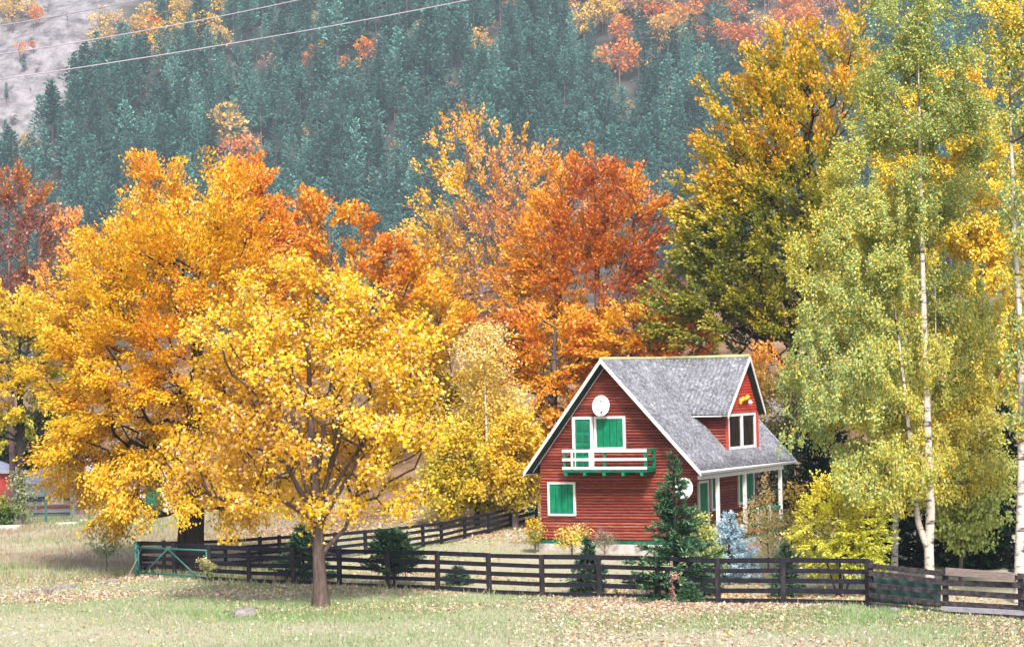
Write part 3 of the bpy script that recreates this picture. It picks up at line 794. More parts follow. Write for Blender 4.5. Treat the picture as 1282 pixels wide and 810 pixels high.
def hw(u, v, w):
    p = Matrix.Rotation(-HA, 3, 'Z') @ Vector((u, v, w)); return HO + p
# things fixed to the house
def dish(name, label, loc, rz, tilt, rad, arm=True):
    root = empty(name, loc, rz, label, "satellite dish")
    mb = MB(); n, rings = 32, 6; vs = [(0, 0, 0)]; fs = []
    for j in range(1, rings + 1):
        t = j / rings
        for k in range(n):
            a = 2 * math.pi * k / n; vs.append((rad * .9 * t * math.cos(a), -.14 * t * t, rad * 1.02 * t * math.sin(a)))
    for k in range(n): fs.append((0, 1 + (k + 1) % n, 1 + k))
    for j in range(rings - 1):
        for k in range(n): fs.append((1 + j*n + k, 1 + j*n + (k+1) % n, 1 + (j+1)*n + (k+1) % n, 1 + (j+1)*n + k))
    mb.add(vs, fs); r = mb.build("reflector", M['dish'], root, smooth=True)
    r.rotation_euler = (tilt, 0, 0); r.location = (0, -.28, 0)
    m = r.modifiers.new("thick", 'SOLIDIFY'); m.thickness = .02
    q = MB(); q.tube([(0, 0, 0), (0, -.16, -.05), (0, -.27, 0)], .025, 8); q.build("bracket", M['dark_metal'], root)
    q = MB(); q.tube([(.02, -.36, -rad * .98), (.08, -.62, -rad * .62)], .014, 6); q.build("arm", M['dark_metal'], root)
    q = MB(); q.tube([(.08, -.62, -rad * .62), (.07, -.55, -rad * .5)], [.035, .045], 8); q.build("receiver", M['dark_metal'], root)
    q = MB(); q.tube([(-.03, -.345, rad * .52), (-.03, -.352, rad * .53)], .04, 3); q.tube([(.0, -.3, -.02), (0, -.31, -.03)], .03, 8); q.build("emblem", M['dark_metal'], root)
    return root
dish("satellite_dish", "round white satellite dish under the roof peak on the red gable", hw(2.78, -.05, 5.18), -HA + .05, math.radians(-8), .39)
dish("satellite_dish", "white satellite dish on the porch corner half hidden by the spruce", hw(6.12, -.25, 2.12), -HA + .1, math.radians(-8), .38)
orn = empty("wall_ornament", hw(DF + .03, 5.25, 5.2), -HA + math.pi / 2, "small yellow carved ornament on the dormer gable", "ornament")
q = MB(); q.tube([(-.42, -.04, .0), (-.2, -.08, .1), (0, -.08, .06), (.2, -.1, .16), (.42, -.06, .1)], [.05, .09, .06, .1, .05], 8); q.tube([(-.5, -.05, -.12), (-.44, -.07, 0), (-.42, -.07, .12)], [.05, .08, .05], 8); q.build("horns", M['yellow_wood'], orn, smooth=True)
q = MB(); q.tube([(.28, -.13, .0), (.34, -.16, -.06), (.38, -.13, -.12)], [.06, .1, .05], 8); q.build("head", M['white'], orn, smooth=True)
bar = MB(); bp_ = on_ground(664, 647)
bar.tube([(0, 0, 0), (0, 0, .12), (0, 0, .38), (0, 0, .44)], [.15, .18, .19, .16], 16)
bo = bar.build("barrel", M['barrel'], smooth=False); bo.location = bp_
tag(bo, "small green barrel at the end of the back fence by the red house", "barrel")

# brick edging beside the porch steps
q = MB(); a = hw(6.9, 2.0, 0); b = hw(7.0, 8.6, 0); c = hw(8.1, 8.6, 0); d = hw(7.9, 2.0, 0)
pts = [a, b, c, d]
q.add([(p.x, p.y, gz(p.x, p.y) + .035) for p in pts] + [(p.x, p.y, gz(p.x, p.y) - .2) for p in pts], [(3,2,1,0),(0,1,5,4),(1,2,6,5),(2,3,7,6),(3,0,4,7)])
tag(q.build("path", M['brick_path']), kind="structure")

# ------------------------------------------------------------------ fences and gate
rng0 = random.Random(4)
def fence(name, label, pts, post_h, rails, mat, pmat, post=(.15, .11), thick=.045, board=.14, proud=.07, jit=.012, lean=0.02):
    """pts: ground points of the posts; rails: heights as share of post height; boards on the camera side"""
    root = empty(name, pts[0], 0, label, "fence"); O_ = Vector(pts[0])
    P = [Vector(p) - O_ for p in pts]
    n = len(P); dirs = [((P[min(i+1, n-1)] - P[max(i-1, 0)]) * Vector((1, 1, 0))).normalized() for i in range(n)]
    toward = [Vector((d.y, -d.x, 0)) if d.y * 0 - d.x * 1 < 0 else Vector((-d.y, d.x, 0)) for d in dirs]
    toward = [t if t.y < 0 else -t for t in toward]
    hs = post_h if isinstance(post_h, list) else [post_h] * n
    for i, p in enumerate(P):
        q = MB(); h = hs[i] * (1 + rng0.uniform(-.01, .03)); l = Vector((rng0.uniform(-lean, lean), rng0.uniform(-lean, lean), 0))
        q.beam(p - Vector((0, 0, .3)), p + Vector((0, 0, h)) + l * h, post[1] * 1.0, post[0], up=dirs[i] + Vector((0, 0, .001)))
        q.build("post", pmat, root, bevel=.012)
    for i in range(n - 1):
        for f in rails:
            q = MB(); off = -(post[1] / 2 + thick / 2 + .004)
            a = P[i] + Vector((0, 0, hs[i] * f + rng0.uniform(-jit, jit))); b = P[i+1] + Vector((0, 0, hs[i+1] * f + rng0.uniform(-jit, jit)))
            sgn = proud
            a = a + toward[i] * sgn; b = b + toward[i+1] * sgn
            g = (b - a).normalized() * .004
            q.beam(a + g, b - g, thick, board * rng0.uniform(.92, 1.08)); q.build("rail", mat, root, bevel=.006)
    return root
fx = [176, 219, 262, 312, 368, 425, 486, 548, 613, 679, 751, 824, 899, 981, 1087]
fyl = np.interp(fx, [176, 262, 312, 425, 548, 679, 824, 981, 1087], [720, 728, 731, 735.3, 739.5, 746, 752.5, 757.5, 760])
FP = []
for x, y in zip(fx, fyl):
    p = on_flat(x, float(y)); p.z = gz(p.x, p.y) - .0; FP.append(p)
fh = [float(np.interp(x, [176, 312, 700, 900, 1087], [1.2, 1.24, 1.30, 1.34, 1.36])) for x in fx]
fence("paddock_fence", "long black board fence along the front of the yard beside the maple", FP, fh, (.965, .735, .52, .30, .075), M['fence'], M['fence_post'], proud=-.055)
# rails sit on the yard side of the posts; the rougher section to the right has them in front
GP = [on_flat(1091, 762), on_flat(1184, 769), on_flat(1279, 775), on_flat(1370, 781)]
for p in GP: p.z = gz(p.x, p.y)
old = fence("weathered_fence", "rougher greyish board fence section in front of the birches", GP, [1.34, 1.26, 1.26, 1.26], (.93, .74, .50, .27, .06), M['fence_old'], M['fence_post'], proud=.07, jit=.03, board=.15)
def plank(label, pa, pb, w, h, mat):
    q = MB(); mid = (pa + pb) / 2
    q.beam(pa - mid, pb - mid, w, h); o = q.build("plank", mat, None, bevel=.008); o.location = mid
    return tag(o, label, "plank")
pa, pb = GP[1] + Vector((.0, -.14, 1.22)), GP[2] + Vector((-.2, -.14, 1.20))
plank("pale new plank nailed along the top of the weathered fence", pa, pb, .04, .22, M['plank_pale'])
pa, pb = GP[1] + Vector((-.1, -.16, .19)), GP[3] + Vector((.3, -.16, .17))
plank("grey pole-like plank low on the weathered fence", pa, pb, .06, .14, M['plank_grey'])
# back fence
bx = [(172, 719, .0, 1.2), (206, 716.5, .0, 1.15), (240, 714, .0, 1.12), (283, 711, .0, 1.08), (326, 707, .0, 1.05), (350, 704, .05, 1.02), (383, 702, .05, 1.0), (420, 699, .1, .98), (458, 694, .15, .95), (500, 689.5, .25, .92), (530, 684.5, .3, .9), (553, 681, .35, .88), (582, 674, .4, .86), (612, 668, .5, .86), (640, 660, .6, .86), (672, 652, .7, .86)]
BP = []
for x, y, z, h in bx:
    p = on_ground(x, y); BP.append(p)
fence("back_fence", "black board fence running uphill behind the big golden tree towards the house", BP, [b[3] for b in bx], (.93, .68, .43, .17), M['fence'], M['fence_post'], post=(.13, .1), board=.12, thick=.04, proud=.06)
# green gate leaf standing open in front of the fence
ga, gb_ = on_flat(172.5, 722), on_flat(262, 727)
gr = empty("metal_gate", ga, math.atan2(gb_.y - ga.y, gb_.x - ga.x), "green tubular metal gate with V brace in front of the black fence", "gate")
gr.location.z = gz(ga.x, ga.y); gr.location += Vector((0, -.32, 0)); GL = (gb_ - ga).length
q = MB(); q.tube([(0, 0, -.2), (0, 0, 1.24)], .055, 10); q.build("gate_post", M['gate'], gr, smooth=True)
fr = MB()
for z in (.16, 1.06): fr.tube([(.12, -.02, z), (GL, -.02, z - .0)], .036, 8)
fr.tube([(.16, -.02, .1), (.16, -.02, 1.14)], .034, 8); fr.tube([(GL - .03, -.02, .1), (GL - .03, -.02, 1.1)], .034, 8)
fr.build("gate_frame", M['gate'], gr, smooth=True)
for x0 in (.52, GL - .55):
    q = MB(); q.tube([(x0, -.05, .17), (GL * .47 + (.02 if x0 > 1 else -.02), -.05, 1.05)], .03, 8); q.build("brace", M['gate'], gr, smooth=True)
for z in (.3, .95):
    q = MB(); q.box((.0, -.05, z - .04), (.15, .02, z + .04)); q.build("hinge", M['gate'], gr)
q = MB(); q.tube([(-.28, -.2, 0), (.05, -.08, .62), (.2, -.04, 1.0)], [.022, .018, .012], 6)
stick = q.build("stick", M['plank_pale']); stick.location = Vector(gr.location); tag(stick, "pale dry stick leaning on the green gate post", "stick")
# garden net behind the weathered fence
na, nb = on_flat(1096, 757) + Vector((0, .45, 0)), on_flat(1182, 764) + Vector((0, .45, 0))
nv, nf = [], []
for i in range(25):
    for j in range(9):
        p = na.lerp(nb, i / 24); nv.append((p.x - na.x, p.y - na.y + .05 * math.sin(i * 1.3 + j * .7) + .03 * math.sin(i * .6), .03 + .72 * j / 8 + .02 * math.sin(i * .9) * (j / 8)))
for i in range(24):
    for j in range(8): nf.append((i*9+j, (i+1)*9+j, (i+1)*9+j+1, i*9+j+1))
q = MB(); q.add(nv, nf); no = q.build("shade_net", M['net'], smooth=True); no.location = na; no.location.z = gz(na.x, na.y)
m = no.modifiers.new("thick", 'SOLIDIFY'); m.thickness = .012
tag(no, "dark green shade net hung low behind the weathered fence", "garden net")

# ------------------------------------------------------------------ things at the left edge
shed = empty("small_shed", at(20, 641, 130) + Vector((0, 0, 0)), 0, "small grey shed with hipped blue grey roof at the left edge of the meadow", "shed")
shed.location.z = gz(shed.location.x, 130) - .0
k = 150 / 3000; W_ = 4.0
hb = (at(20, 606, 130).z - shed.location.z)
q = MB(); q.box((0, 0, 0), (W_, 3.5, hb)); q.build("wall", M['grey_wall'], shed)
q = MB(); rt = at(20, 588, 130).z - shed.location.z
q.add([(-.3, -.4, hb), (W_ + .3, -.4, hb), (W_ + .3, 3.9, hb), (-.3, 3.9, hb), (1.1, 1.7, rt), (W_ - 1.1, 1.7, rt)], [(0,1,5,4), (1,2,5), (2,3,4,5), (3,0,4), (3,2,1,0)])
q.build("roof", M['grey_roof'], shed)
q = MB(); q.box((.12, -.05, hb - .95), (W_ - .3, -.01, hb - .7)); q.box((-.02, -.06, .0), (.1, -.01, hb - .7)); q.build("awning_bar", M['dark_metal'], shed)
q = MB(); q.box((.3, -.06, .25), (W_ - .5, -.01, .4)); q.build("red_strip", M['red_wall'], shed)
q = MB(); q.box((1.9, -.06, .45), (2.6, -.01, 1.1)); q.build("window", M['white'], shed)
q = MB(); w2 = 6.5; z0 = gz(at(88, 640, 127).x, 127)
hh, r2 = 1.9, 2.9
wh = empty("white_barn", (at(88, 640, 127).x, 127, z0), 0, "low white building with pale roof glimpsed through the big golden tree", "barn")
q.box((0, 0, 0), (w2, 6, hh)); q.build("wall", M['grey_wall'], wh)
q = MB(); q.prism([(-.3, -.5, hh), (-.3, 6.5, hh), (-.3, 3, r2)], (w2 + .6, 0, 0)); q.build("roof", M['white'], wh)
q = MB(); q.box((1.2, -.03, .7), (2.2, -.005, 1.5)); q.build("window", M['dark_metal'], wh)
q = MB(); q.box((4.0, -.03, 0.02), (4.9, -.005, 1.75)); q.build("door", M['green_dark'], wh)
rs = empty("red_hut", (at(-14, 648, 132).x, 132, gz(-29, 132)), 0, "red walled hut cut by the left edge of the picture", "hut")
q = MB(); q.box((-1.5, 0, 0), (1.55, 2.5, 2.1)); q.build("wall", M['red_wall'], rs)
q = MB(); q.prism([(-1.7, -.3, 2.1), (1.7, -.3, 2.1), (0, -.3, 2.75)], (0, 3.1, 0)); q.build("roof", M['grey_roof'], rs)
# green posts with wire
gp = [on_ground(8, 661), on_ground(58, 658), on_ground(-60, 664), on_ground(112, 656)]
gp = [gp[2], gp[0], gp[1], gp[3]]
gf = empty("wire_fence", gp[0], 0, "green steel posts with wire mesh at the far edge of the meadow", "fence")
for p in gp:
    q = MB(); d = p - gp[0]; q.beam(d + Vector((0, 0, -.2)), d + Vector((0, 0, 1.85)), .09, .09); q.build("post", M['gate'], gf)
q = MB()
for a, b in zip(gp[:-1], gp[1:]):
    for z in np.arange(.15, 1.75, .2): q.tube([a - gp[0] + Vector((0, .06, z)), b - gp[0] + Vector((0, .06, z))], .006, 4, False)
    for t in np.arange(.05, 1, .06): c = a.lerp(b, t) - gp[0]; q.tube([c + Vector((0, .06, .1)), c + Vector((0, .06, 1.75))], .005, 4, False)
q.build("wire_mesh", M['gate'], gf)
def stone(label, p, sx, sy, sz, seed, mat='rock', name="stone", cat="stone", group=None):
    r = np.random.default_rng(seed); n, rr = 14, 8; vs = []
    for j in range(rr + 1):
        ph = math.pi * j / rr - math.pi / 2
        for i in range(n):
            t = 2 * math.pi * i / n; d = np.array([math.cos(t) * math.cos(ph), math.sin(t) * math.cos(ph), math.sin(ph)])
            vs.append(d * np.array([sx, sy, sz]) * (1 + .18 * math.sin(3 * d[0] + seed) * math.cos(4 * d[1] + 2 * d[2] + seed * 2) + .08 * math.sin(9 * d[0] + 7 * d[2] + seed)))
    fs = [(j*n+i, j*n+(i+1) % n, (j+1)*n+(i+1) % n, (j+1)*n+i) for j in range(rr) for i in range(n)]
    q = MB(); q.add(vs, fs); o = q.build(name, M[mat]); o.location = (p.x, p.y, gz(p.x, p.y) + sz * .25); o.rotation_euler.z = seed
    return tag(o, label, cat, group)
stone("flat pinkish stone lying in the grass left of the maple", on_flat(307, 771), .36, .3, .2, 3)
stone("grey stone at the foot of the weathered fence", on_flat(1120, 768), .2, .15, .1, 5)
for i, (x, y, s_) in enumerate(((18, 748, .2), (30, 745, .16), (46, 742, .22), (60, 740.5, .25), (72, 738, .2), (84, 735.5, .26), (95, 733, .17), (128, 729, .22), (142, 727, .28), (38, 748, .14))):
    stone("pale stone in the loose row crossing the grass at the left", on_flat(x, y), s_, s_ * .7, s_ * .38, 11 + i, group="pale stones in the grass")
stone("big pale boulder on the slope just behind the dormer", at(964, 520, 113), .85, .9, .75, 21, name="boulder", cat="boulder").location.z = at(964, 520, 113).z
for x0, x1, y in ((-30, 26, 663), (70, 98, 659), (100, 128, 655)):
    a, b = on_ground(x0, y), on_ground(x1, y - 1)
    q = MB(); q.beam(Vector((0, 0, .0)), b - a, .5, .28); o = q.build("concrete_edging", M['concrete'], bevel=.03); o.location = a + Vector((0, 0, .05))
    tag(o, {-30: "long pale concrete block edging at the foot of the green posts", 70: "short concrete block beside the meadow path", 100: "concrete block just under the golden tree's left boughs"}[x0], "edging")
# power lines
def cable(label, pa, pb, Y, sag, ext=60):
    a, b = at(*pa, Y), at(*pb, Y + 6); d = b - a; a2 = a - d * 0.35; b2 = b + d * 1.2
    pts = []
    for i in range(41):
        t = i / 40; p = a2.lerp(b2, t); p.z -= sag * 4 * t * (1 - t) - sag * .75; pts.append(p - a2)
    q = MB(); q.tube(pts, .0115, 6); o = q.build("power_line", M['cable'], smooth=True); o.location = a2
    tag(o, label, "cable")
cable("uppermost power cable cutting the top left corner", (0, 35), (165, 0), 44, .12)
cable("middle of the three power cables across the mountainside", (0, 74), (355, 0), 44, .3)
cable("lowest and longest power cable across the mountainside", (0, 107), (558, 0), 44, .4)

# ------------------------------------------------------------------ spruces
def spruce(name, label, p, H, R, seed, pal, base_bare=.05, whorl=.2, per=9, needle=.16, dens=26, droop=-.12, tip=.2, group=None, top_cut=None, cat="spruce", low_r=.9, taper=.95):
    rng = np.random.default_rng(seed)
    root = empty(name, p, rng.uniform(0, 6), label, cat, group)
    hs = np.arange(base_bare * H, H * .97, whorl * min(1, H / 3))
    top = H if top_cut is None else top_cut
    hs = hs[hs < top]
    tb = MB(); tb.tube([(0, 0, -.2), (0, 0, top * .5), (0, 0, top * (.98 if top_cut is None else 1))], [.018 * H + .02, .011 * H + .012, .008], 7); tb.build("trunk", M['bark_dark'], root, smooth=True)
    bp, bd, bl = [], [], []
    A, par, r = [], [], []
    for h in hs:
        f = h / H; prof = (1 - f) ** taper * (low_r + (1 - low_r) * min(1, f / .15))
        n = per if f < .8 else per - 3
        for k in range(n):
            L = R * prof * rng.uniform(.62, 1.12); 
            if L < .05: continue
            a = rng.uniform(0, 2 * np.pi)
            el = droop + .55 * f + rng.normal() * .09
            d = np.array([np.cos(a) * np.cos(el), np.sin(a) * np.cos(el), np.sin(el)])
            p0 = np.array([0, 0, h + rng.normal() * .03]); n_ = max(2, int(L / .16)); prev = -1
            for j in range(n_ + 1):
                t = j / n_; q = p0 + d * L * t + np.array([0, 0, tip * L * (t ** 2) * .6 - .05 * L * t])
                A.append(q); par.append(prev); r.append(.012 * (1 - t) + .003); prev = len(A) - 1
            m = max(3, int(dens * L)); t = np.sqrt(rng.uniform(.03, 1.05, m))
            q = p0 + d * L * t[:, None] + np.outer(tip * L * t ** 2 * .6 - .05 * L * t, [0, 0, 1])
            bp.append(q); bd.append(np.tile(d, (m, 1))); bl.append(t)
    A = np.array(A); par = np.array(par); r = np.array(r)
    V, Fc = tubes(A, par, r)
    obj("branches", mesh_np("branches", V, Fc, mats=[M['bark_dark']]), root)
    P_ = np.concatenate(bp); D = np.concatenate(bd); T = np.concatenate(bl); m = len(P_)
    # side sprays: twigs to both sides of the branch, each carrying several needle blades
    side = unit(np.cross(D, [0, 0, 1.0])) * rng.choice([-1, 1], m)[:, None]
    ax = unit(D * rng.uniform(.5, 1.3, (m, 1)) + side * rng.uniform(.2, 1.0, (m, 1)) + rng.normal(size=(m, 3)) * .22 + np.array([0, 0, .1]))
    tl = needle * (1.35 - .6 * T) * rng.uniform(.7, 1.3, m)
    Vs, Fs, Cs = [], [], []; off = 0
    for kk in range(3):
        pos = P_ + rng.normal(size=(m, 3)) * .015
        axk = unit(ax + rng.normal(size=(m, 3)) * .35)
        nr = unit(np.array([0, 0, 1.0]) + rng.normal(size=(m, 3)) * .6)
        v, f = cards(pos, axk, nr, tl * 1.25, 'needle'); Vs.append(v); Fs.append(f + off); off += len(v)
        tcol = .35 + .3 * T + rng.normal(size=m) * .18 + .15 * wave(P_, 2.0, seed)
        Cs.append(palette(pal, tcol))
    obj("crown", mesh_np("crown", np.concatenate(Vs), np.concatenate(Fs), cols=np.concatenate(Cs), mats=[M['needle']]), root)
    return root
GREEN = [(0, (.014, .036, .024)), (.45, (.036, .10, .058)), (.75, (.09, .19, .095)), (1, (.20, .31, .13))]
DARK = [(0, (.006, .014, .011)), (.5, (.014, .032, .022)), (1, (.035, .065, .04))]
BLUE = [(0, (.26, .38, .45)), (.5, (.50, .66, .76)), (.8, (.66, .80, .87)), (1, (.78, .87, .9))]
def gp_(px, py, Y=None):
    if Y is None:
        p = on_ground(px, py)
    else:
        p = at(px, py, Y); p.z = gz(p.x, Y)
    return p
spruce("spruce", "tall dark green spruce straddling the fence before the house corner", gp_(847, 757, 72.9), 4.7, 2.0, 1, GREEN, .03, .21, 9, .19, 22, taper=1.3)
spruce("blue_spruce", "silvery blue spruce between the green spruce and the porch", gp_(914, 727, 78.5), 2.3, 1.3, 2, BLUE, .03, .13, 9, .15, 24, tip=.35)
spruce("spruce", "thin young spruce behind the fence below the yellow shrub", gp_(737, 743, 75.5), 1.75, .85, 3, GREEN, .03, .13, 7, .14, 24)
spruce("spruce", "low spreading spruce behind the fence at the maple trunk", gp_(380, 726, 83.2), 2.2, 1.35, 4, GREEN, .1, .14, 9, .15, 26, top_cut=1.9)
spruce("spruce", "broad cut-topped spruce behind the fence right of the maple", gp_(494, 731, 79.8), 2.3, 1.45, 5, GREEN, .2, .13, 10, .15, 28, top_cut=1.7, tip=.5, low_r=.8)
spruce("spruce", "small spruce beside the yellow bush behind the fence", gp_(984, 750, 73), 1.75, .62, 6, GREEN, .03, .13, 7, .13, 22)
spruce("spruce", "tiny spruce bush poking through the fence at the tall spruce", gp_(862, 760, 71.7), .55, .55, 7, GREEN, .03, .1, 7, .12, 26)
spruce("spruce", "small spruce bush low behind the fence between maple and house", gp_(573, 732, 80), .6, .6, 8, GREEN, .03, .1, 7, .12, 26)
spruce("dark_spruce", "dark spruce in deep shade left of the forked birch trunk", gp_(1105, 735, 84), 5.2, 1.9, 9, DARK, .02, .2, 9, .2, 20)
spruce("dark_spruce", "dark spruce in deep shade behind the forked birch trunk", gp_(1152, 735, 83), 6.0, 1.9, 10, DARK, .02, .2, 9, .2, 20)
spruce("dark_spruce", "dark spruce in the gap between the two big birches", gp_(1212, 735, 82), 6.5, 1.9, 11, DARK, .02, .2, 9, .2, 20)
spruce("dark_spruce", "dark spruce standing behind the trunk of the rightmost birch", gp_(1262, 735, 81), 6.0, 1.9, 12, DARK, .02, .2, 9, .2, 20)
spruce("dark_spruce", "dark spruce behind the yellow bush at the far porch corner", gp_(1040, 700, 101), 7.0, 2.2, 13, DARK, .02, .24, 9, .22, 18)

# ------------------------------------------------------------------ broadleaf trees
YELLOW = [(0, (.60, .30, .010)), (.35, (.82, .48, .010)), (.7, (.90, .58, .016)), (.92, (.90, .63, .06)), (1, (.88, .66, .24))]
GOLD = [(0, (.30, .27, .015)), (.18, (.66, .43, .010)), (.5, (.85, .53, .010)), (.75, (.84, .40, .010)), (1, (.78, .20, .018))]
ORANGE = [(0, (.68, .46, .012)), (.35, (.80, .40, .010)), (.6, (.72, .25, .012)), (.85, (.55, .13, .014)), (1, (.38, .085, .02))]
BARE_OR = [(0, (.84, .56, .02)), (.4, (.86, .47, .03)), (.7, (.80, .32, .07)), (1, (.62, .26, .16))]
RUSSET = [(0, (.62, .28, .02)), (.3, (.62, .15, .02)), (.6, (.42, .07, .025)), (1, (.26, .05, .04))]
REDPURP = [(0, (.64, .28, .025)), (.3, (.50, .16, .03)), (.6, (.36, .13, .08)), (1, (.28, .15, .15))]
OLIVE = [(0, (.14, .17, .012)), (.35, (.25, .25, .012)), (.6, (.44, .35, .011)), (.85, (.70, .44, .010)), (1, (.80, .36, .012))]
BIRCH = [(0, (.20, .29, .09)), (.35, (.33, .42, .13)), (.6, (.49, .51, .11)), (.85, (.76, .58, .04)), (1, (.85, .54, .02))]
BIRCHY = [(0, (.48, .46, .08)), (.4, (.74, .60, .06)), (.75, (.85, .60, .035)), (1, (.84, .52, .025))]
CREAM = [(0, (.58, .46, .05)), (.3, (.80, .56, .04)), (.7, (.84, .62, .18)), (1, (.86, .70, .40))]
LIME = [(0, (.24, .32, .04)), (.35, (.48, .50, .05)), (.7, (.80, .66, .05)), (1, (.86, .62, .05))]
YGREEN = [(0, (.20, .24, .02)), (.35, (.42, .38, .025)), (.7, (.75, .50, .02)), (1, (.84, .54, .02))]

make_tree("maple_tree", "bright yellow maple with brown trunk standing in front of the black fence", "tree", 73.1, (402, 760),
    [(399, 700), (398, 650), (393, 590), (388, 520), (386, 430), (384, 350)],
    [(390, 480, 165, 120), (385, 385, 105, 75), (280, 565, 80, 70), (490, 565, 85, 72), (390, 560, 120, 85), (310, 430, 80, 70), (480, 440, 75, 75), (285, 610, 75, 32), (485, 610, 68, 34)],
    480, 17500, .122, YELLOW, 21, 'bark_brown', 'maple', r0=.27, rise=.45, pen=1.6, step=.3, sigma=.22, flat=.7, up=.5, droop=.8, shell=.5, rmin=.012, rtwig=.028,
    tcol=(0, 0, .55), low=.2, stem_r=.22, flare=.55, bare=420, bare_len=.7,  # tcol turns the crown top creamier, a highlight put into the leaf colour
    extra_stems=([(400, 695), (432, 662), (450, 610), (470, 560)], [(398, 650), (372, 610), (345, 540), (330, 470)], [(397, 640), (420, 570), (440, 500), (455, 440)], [(398, 652), (350, 625), (300, 605)], [(395, 620), (405, 540), (420, 440), (425, 370)], [(394, 600), (370, 520), (355, 430)], [(398, 655), (380, 600), (365, 520), (362, 420)], [(398, 645), (412, 590), (428, 500), (430, 400)], [(399, 660), (440, 590), (480, 500), (500, 440)], [(397, 650), (356, 580), (315, 500), (292, 440)], [(398, 640), (425, 600), (462, 540), (500, 520)]), lf=2.25, rb=.10, odd=(.10, (.76, .50, .36)), limb=.36)
make_tree("golden_tree", "huge golden orange tree with thick black trunk behind the green gate", "tree", 87.4, (238, 715),
    [(238, 680), (240, 640), (242, 560), (246, 470), (250, 380), (245, 290)],
    [(235, 320, 95, 120), (145, 490, 100, 110), (280, 440, 100, 130), (130, 585, 88, 72), (120, 625, 66, 32), (255, 590, 140, 70), (170, 400, 90, 110), (215, 430, 140, 160), (215, 430, 140, 160), (330, 520, 90, 110), (300, 270, 45, 60), (185, 560, 110, 95)],
    560, 42000, .122, GOLD, 22, 'bark_dark', 'diamond', r0=.56, rise=.0, pen=.8, step=.5, sigma=.42, flat=.35, up=.9, droop=.25, shell=.62, rmin=.014, rtwig=.05,
    tcol=(.22, -.05, .42), low=.2, stem_r=.54, flare=.2, noise_amp=.2, keep=.9, lf=4.2, rb=.11, limb=.3, spray=(.95, .8, (0, 0, -.12), 1.0), odd=(.06, (.6, .13, .03)))
make_tree("red_tree", "copper red tree rising behind the right shoulder of the big golden tree", "tree", 108, (310, 640), [(308, 500), (306, 400), (306, 260)],
    [(308, 275, 36, 75), (325, 330, 40, 70)], 130, 9000, .16, ORANGE, 23, 'bark_beech', r0=.25, rise=.4, pen=1.5, sigma=.3, flat=.5, noise_amp=.25, shell=.5, tcol=(.2, 0, -.1), spray=(.8, .5, (0,0,.5), .8), lf=1.8, rb=.1)
make_tree("orange_tree", "rounded rusty orange tree behind the top of the yellow maple", "tree", 112, (420, 640), [(420, 500), (415, 400), (412, 290)],
    [(405, 310, 65, 65), (470, 350, 50, 55), (370, 370, 70, 85), (430, 410, 90, 80), (510, 410, 50, 70), (500, 345, 40, 40)], 260, 17000, .19, ORANGE, 24, 'bark_beech', r0=.3, rise=.3, pen=1.2, sigma=.35, flat=.45, noise_amp=.3, tcol=(0, .15, .3), spray=(.9, .4, (0,0,.6), .8), lf=1.8, rb=.1)
make_tree("purple_tree", "half bare red and purple tree at the left edge of the picture", "tree", 128, (15, 600), [(14, 480), (12, 380), (10, 260)],
    [(10, 300, 60, 90), (55, 335, 42, 70), (-30, 360, 60, 90), (35, 400, 60, 60)], 260, 9500, .17, REDPURP, 25, 'bark_mauve', r0=.16, rise=.5, pen=1.8, sigma=.3, flat=.6, noise_amp=.45, rmin=.022, bare=520, bare_len=1.6, tcol=(0, 0, -.6), lf=2.2, spray=(.8, .3, (.1,0,.7), .8), rb=.08)
make_tree("orange_tree", "small pale orange tree between the purple tree and the big golden tree", "tree", 124, (100, 600), [(100, 480), (96, 400), (92, 300)],
    [(92, 310, 26, 40), (120, 350, 30, 45), (80, 380, 40, 50)], 110, 5000, .17, BARE_OR, 26, 'bark_mauve', r0=.2, rise=.5, pen=1.6, sigma=.28, rmin=.018, bare=120, bare_len=1.2, noise_amp=.3, lf=1.6, spray=(.7, .4, (0,0,.5), .8), rb=.07)
make_tree("olive_tree", "bushy yellow green tree low at the left edge below the purple tree", "tree", 122, (25, 600), [(25, 540), (25, 470), (24, 390)],
    [(25, 430, 50, 65), (-10, 500, 50, 60), (60, 470, 40, 70), (75, 540, 35, 50)], 200, 12000, .18, YGREEN, 27, 'bark_dark', r0=.2, sigma=.35, flat=.45, noise_amp=.35, tcol=(.0, .0, .2), lf=1.8, spray=(.7, .7, (0,0,0), 1.0), rb=.1)
make_tree("dark_bush", "dark green bush between the grey shed and the golden boughs", "bush", 140, (35, 628), [(35, 600), (34, 560), (34, 520)],
    [(30, 560, 50, 42), (75, 550, 50, 50), (-20, 560, 40, 50)], 120, 8000, .22, [(0, (.012, .022, .016)), (.6, (.04, .06, .03)), (1, (.14, .15, .05))], 28, r0=.15, sigma=.4, noise_amp=.3)
make_tree("beech_tree", "tall thinning orange beech with bare forked limbs above the white birch", "tree", 142, (622, 600), [(622, 470), (622, 420), (640, 330), (655, 250)],
    [(585, 195, 45, 55), (560, 260, 50, 55), (655, 225, 55, 60), (690, 235, 36, 50), (540, 340, 65, 60), (610, 330, 85, 65), (640, 400, 80, 60), (720, 280, 40, 55)],
    430, 15500, .19, BARE_OR, 29, 'bark_mauve', r0=.36, rise=.62, pen=2.4, step=.7, sigma=.36, flat=.6, up=.5, rmin=.022, rtwig=.04, bare=750, bare_len=1.5, noise_amp=.4, shell=.4, low=.35, tcol=(.2, 0, .1),
    extra_stems=([(622, 430), (600, 360), (588, 280), (585, 190)], [(622, 425), (570, 350), (545, 300)], [(630, 380), (680, 310), (705, 250)], [(640, 340), (648, 260), (650, 190)]), lf=1.5, spray=(.9, .5, (0,0,.8), .7), rb=.12, odd=(.15, (.66, .34, .26)))
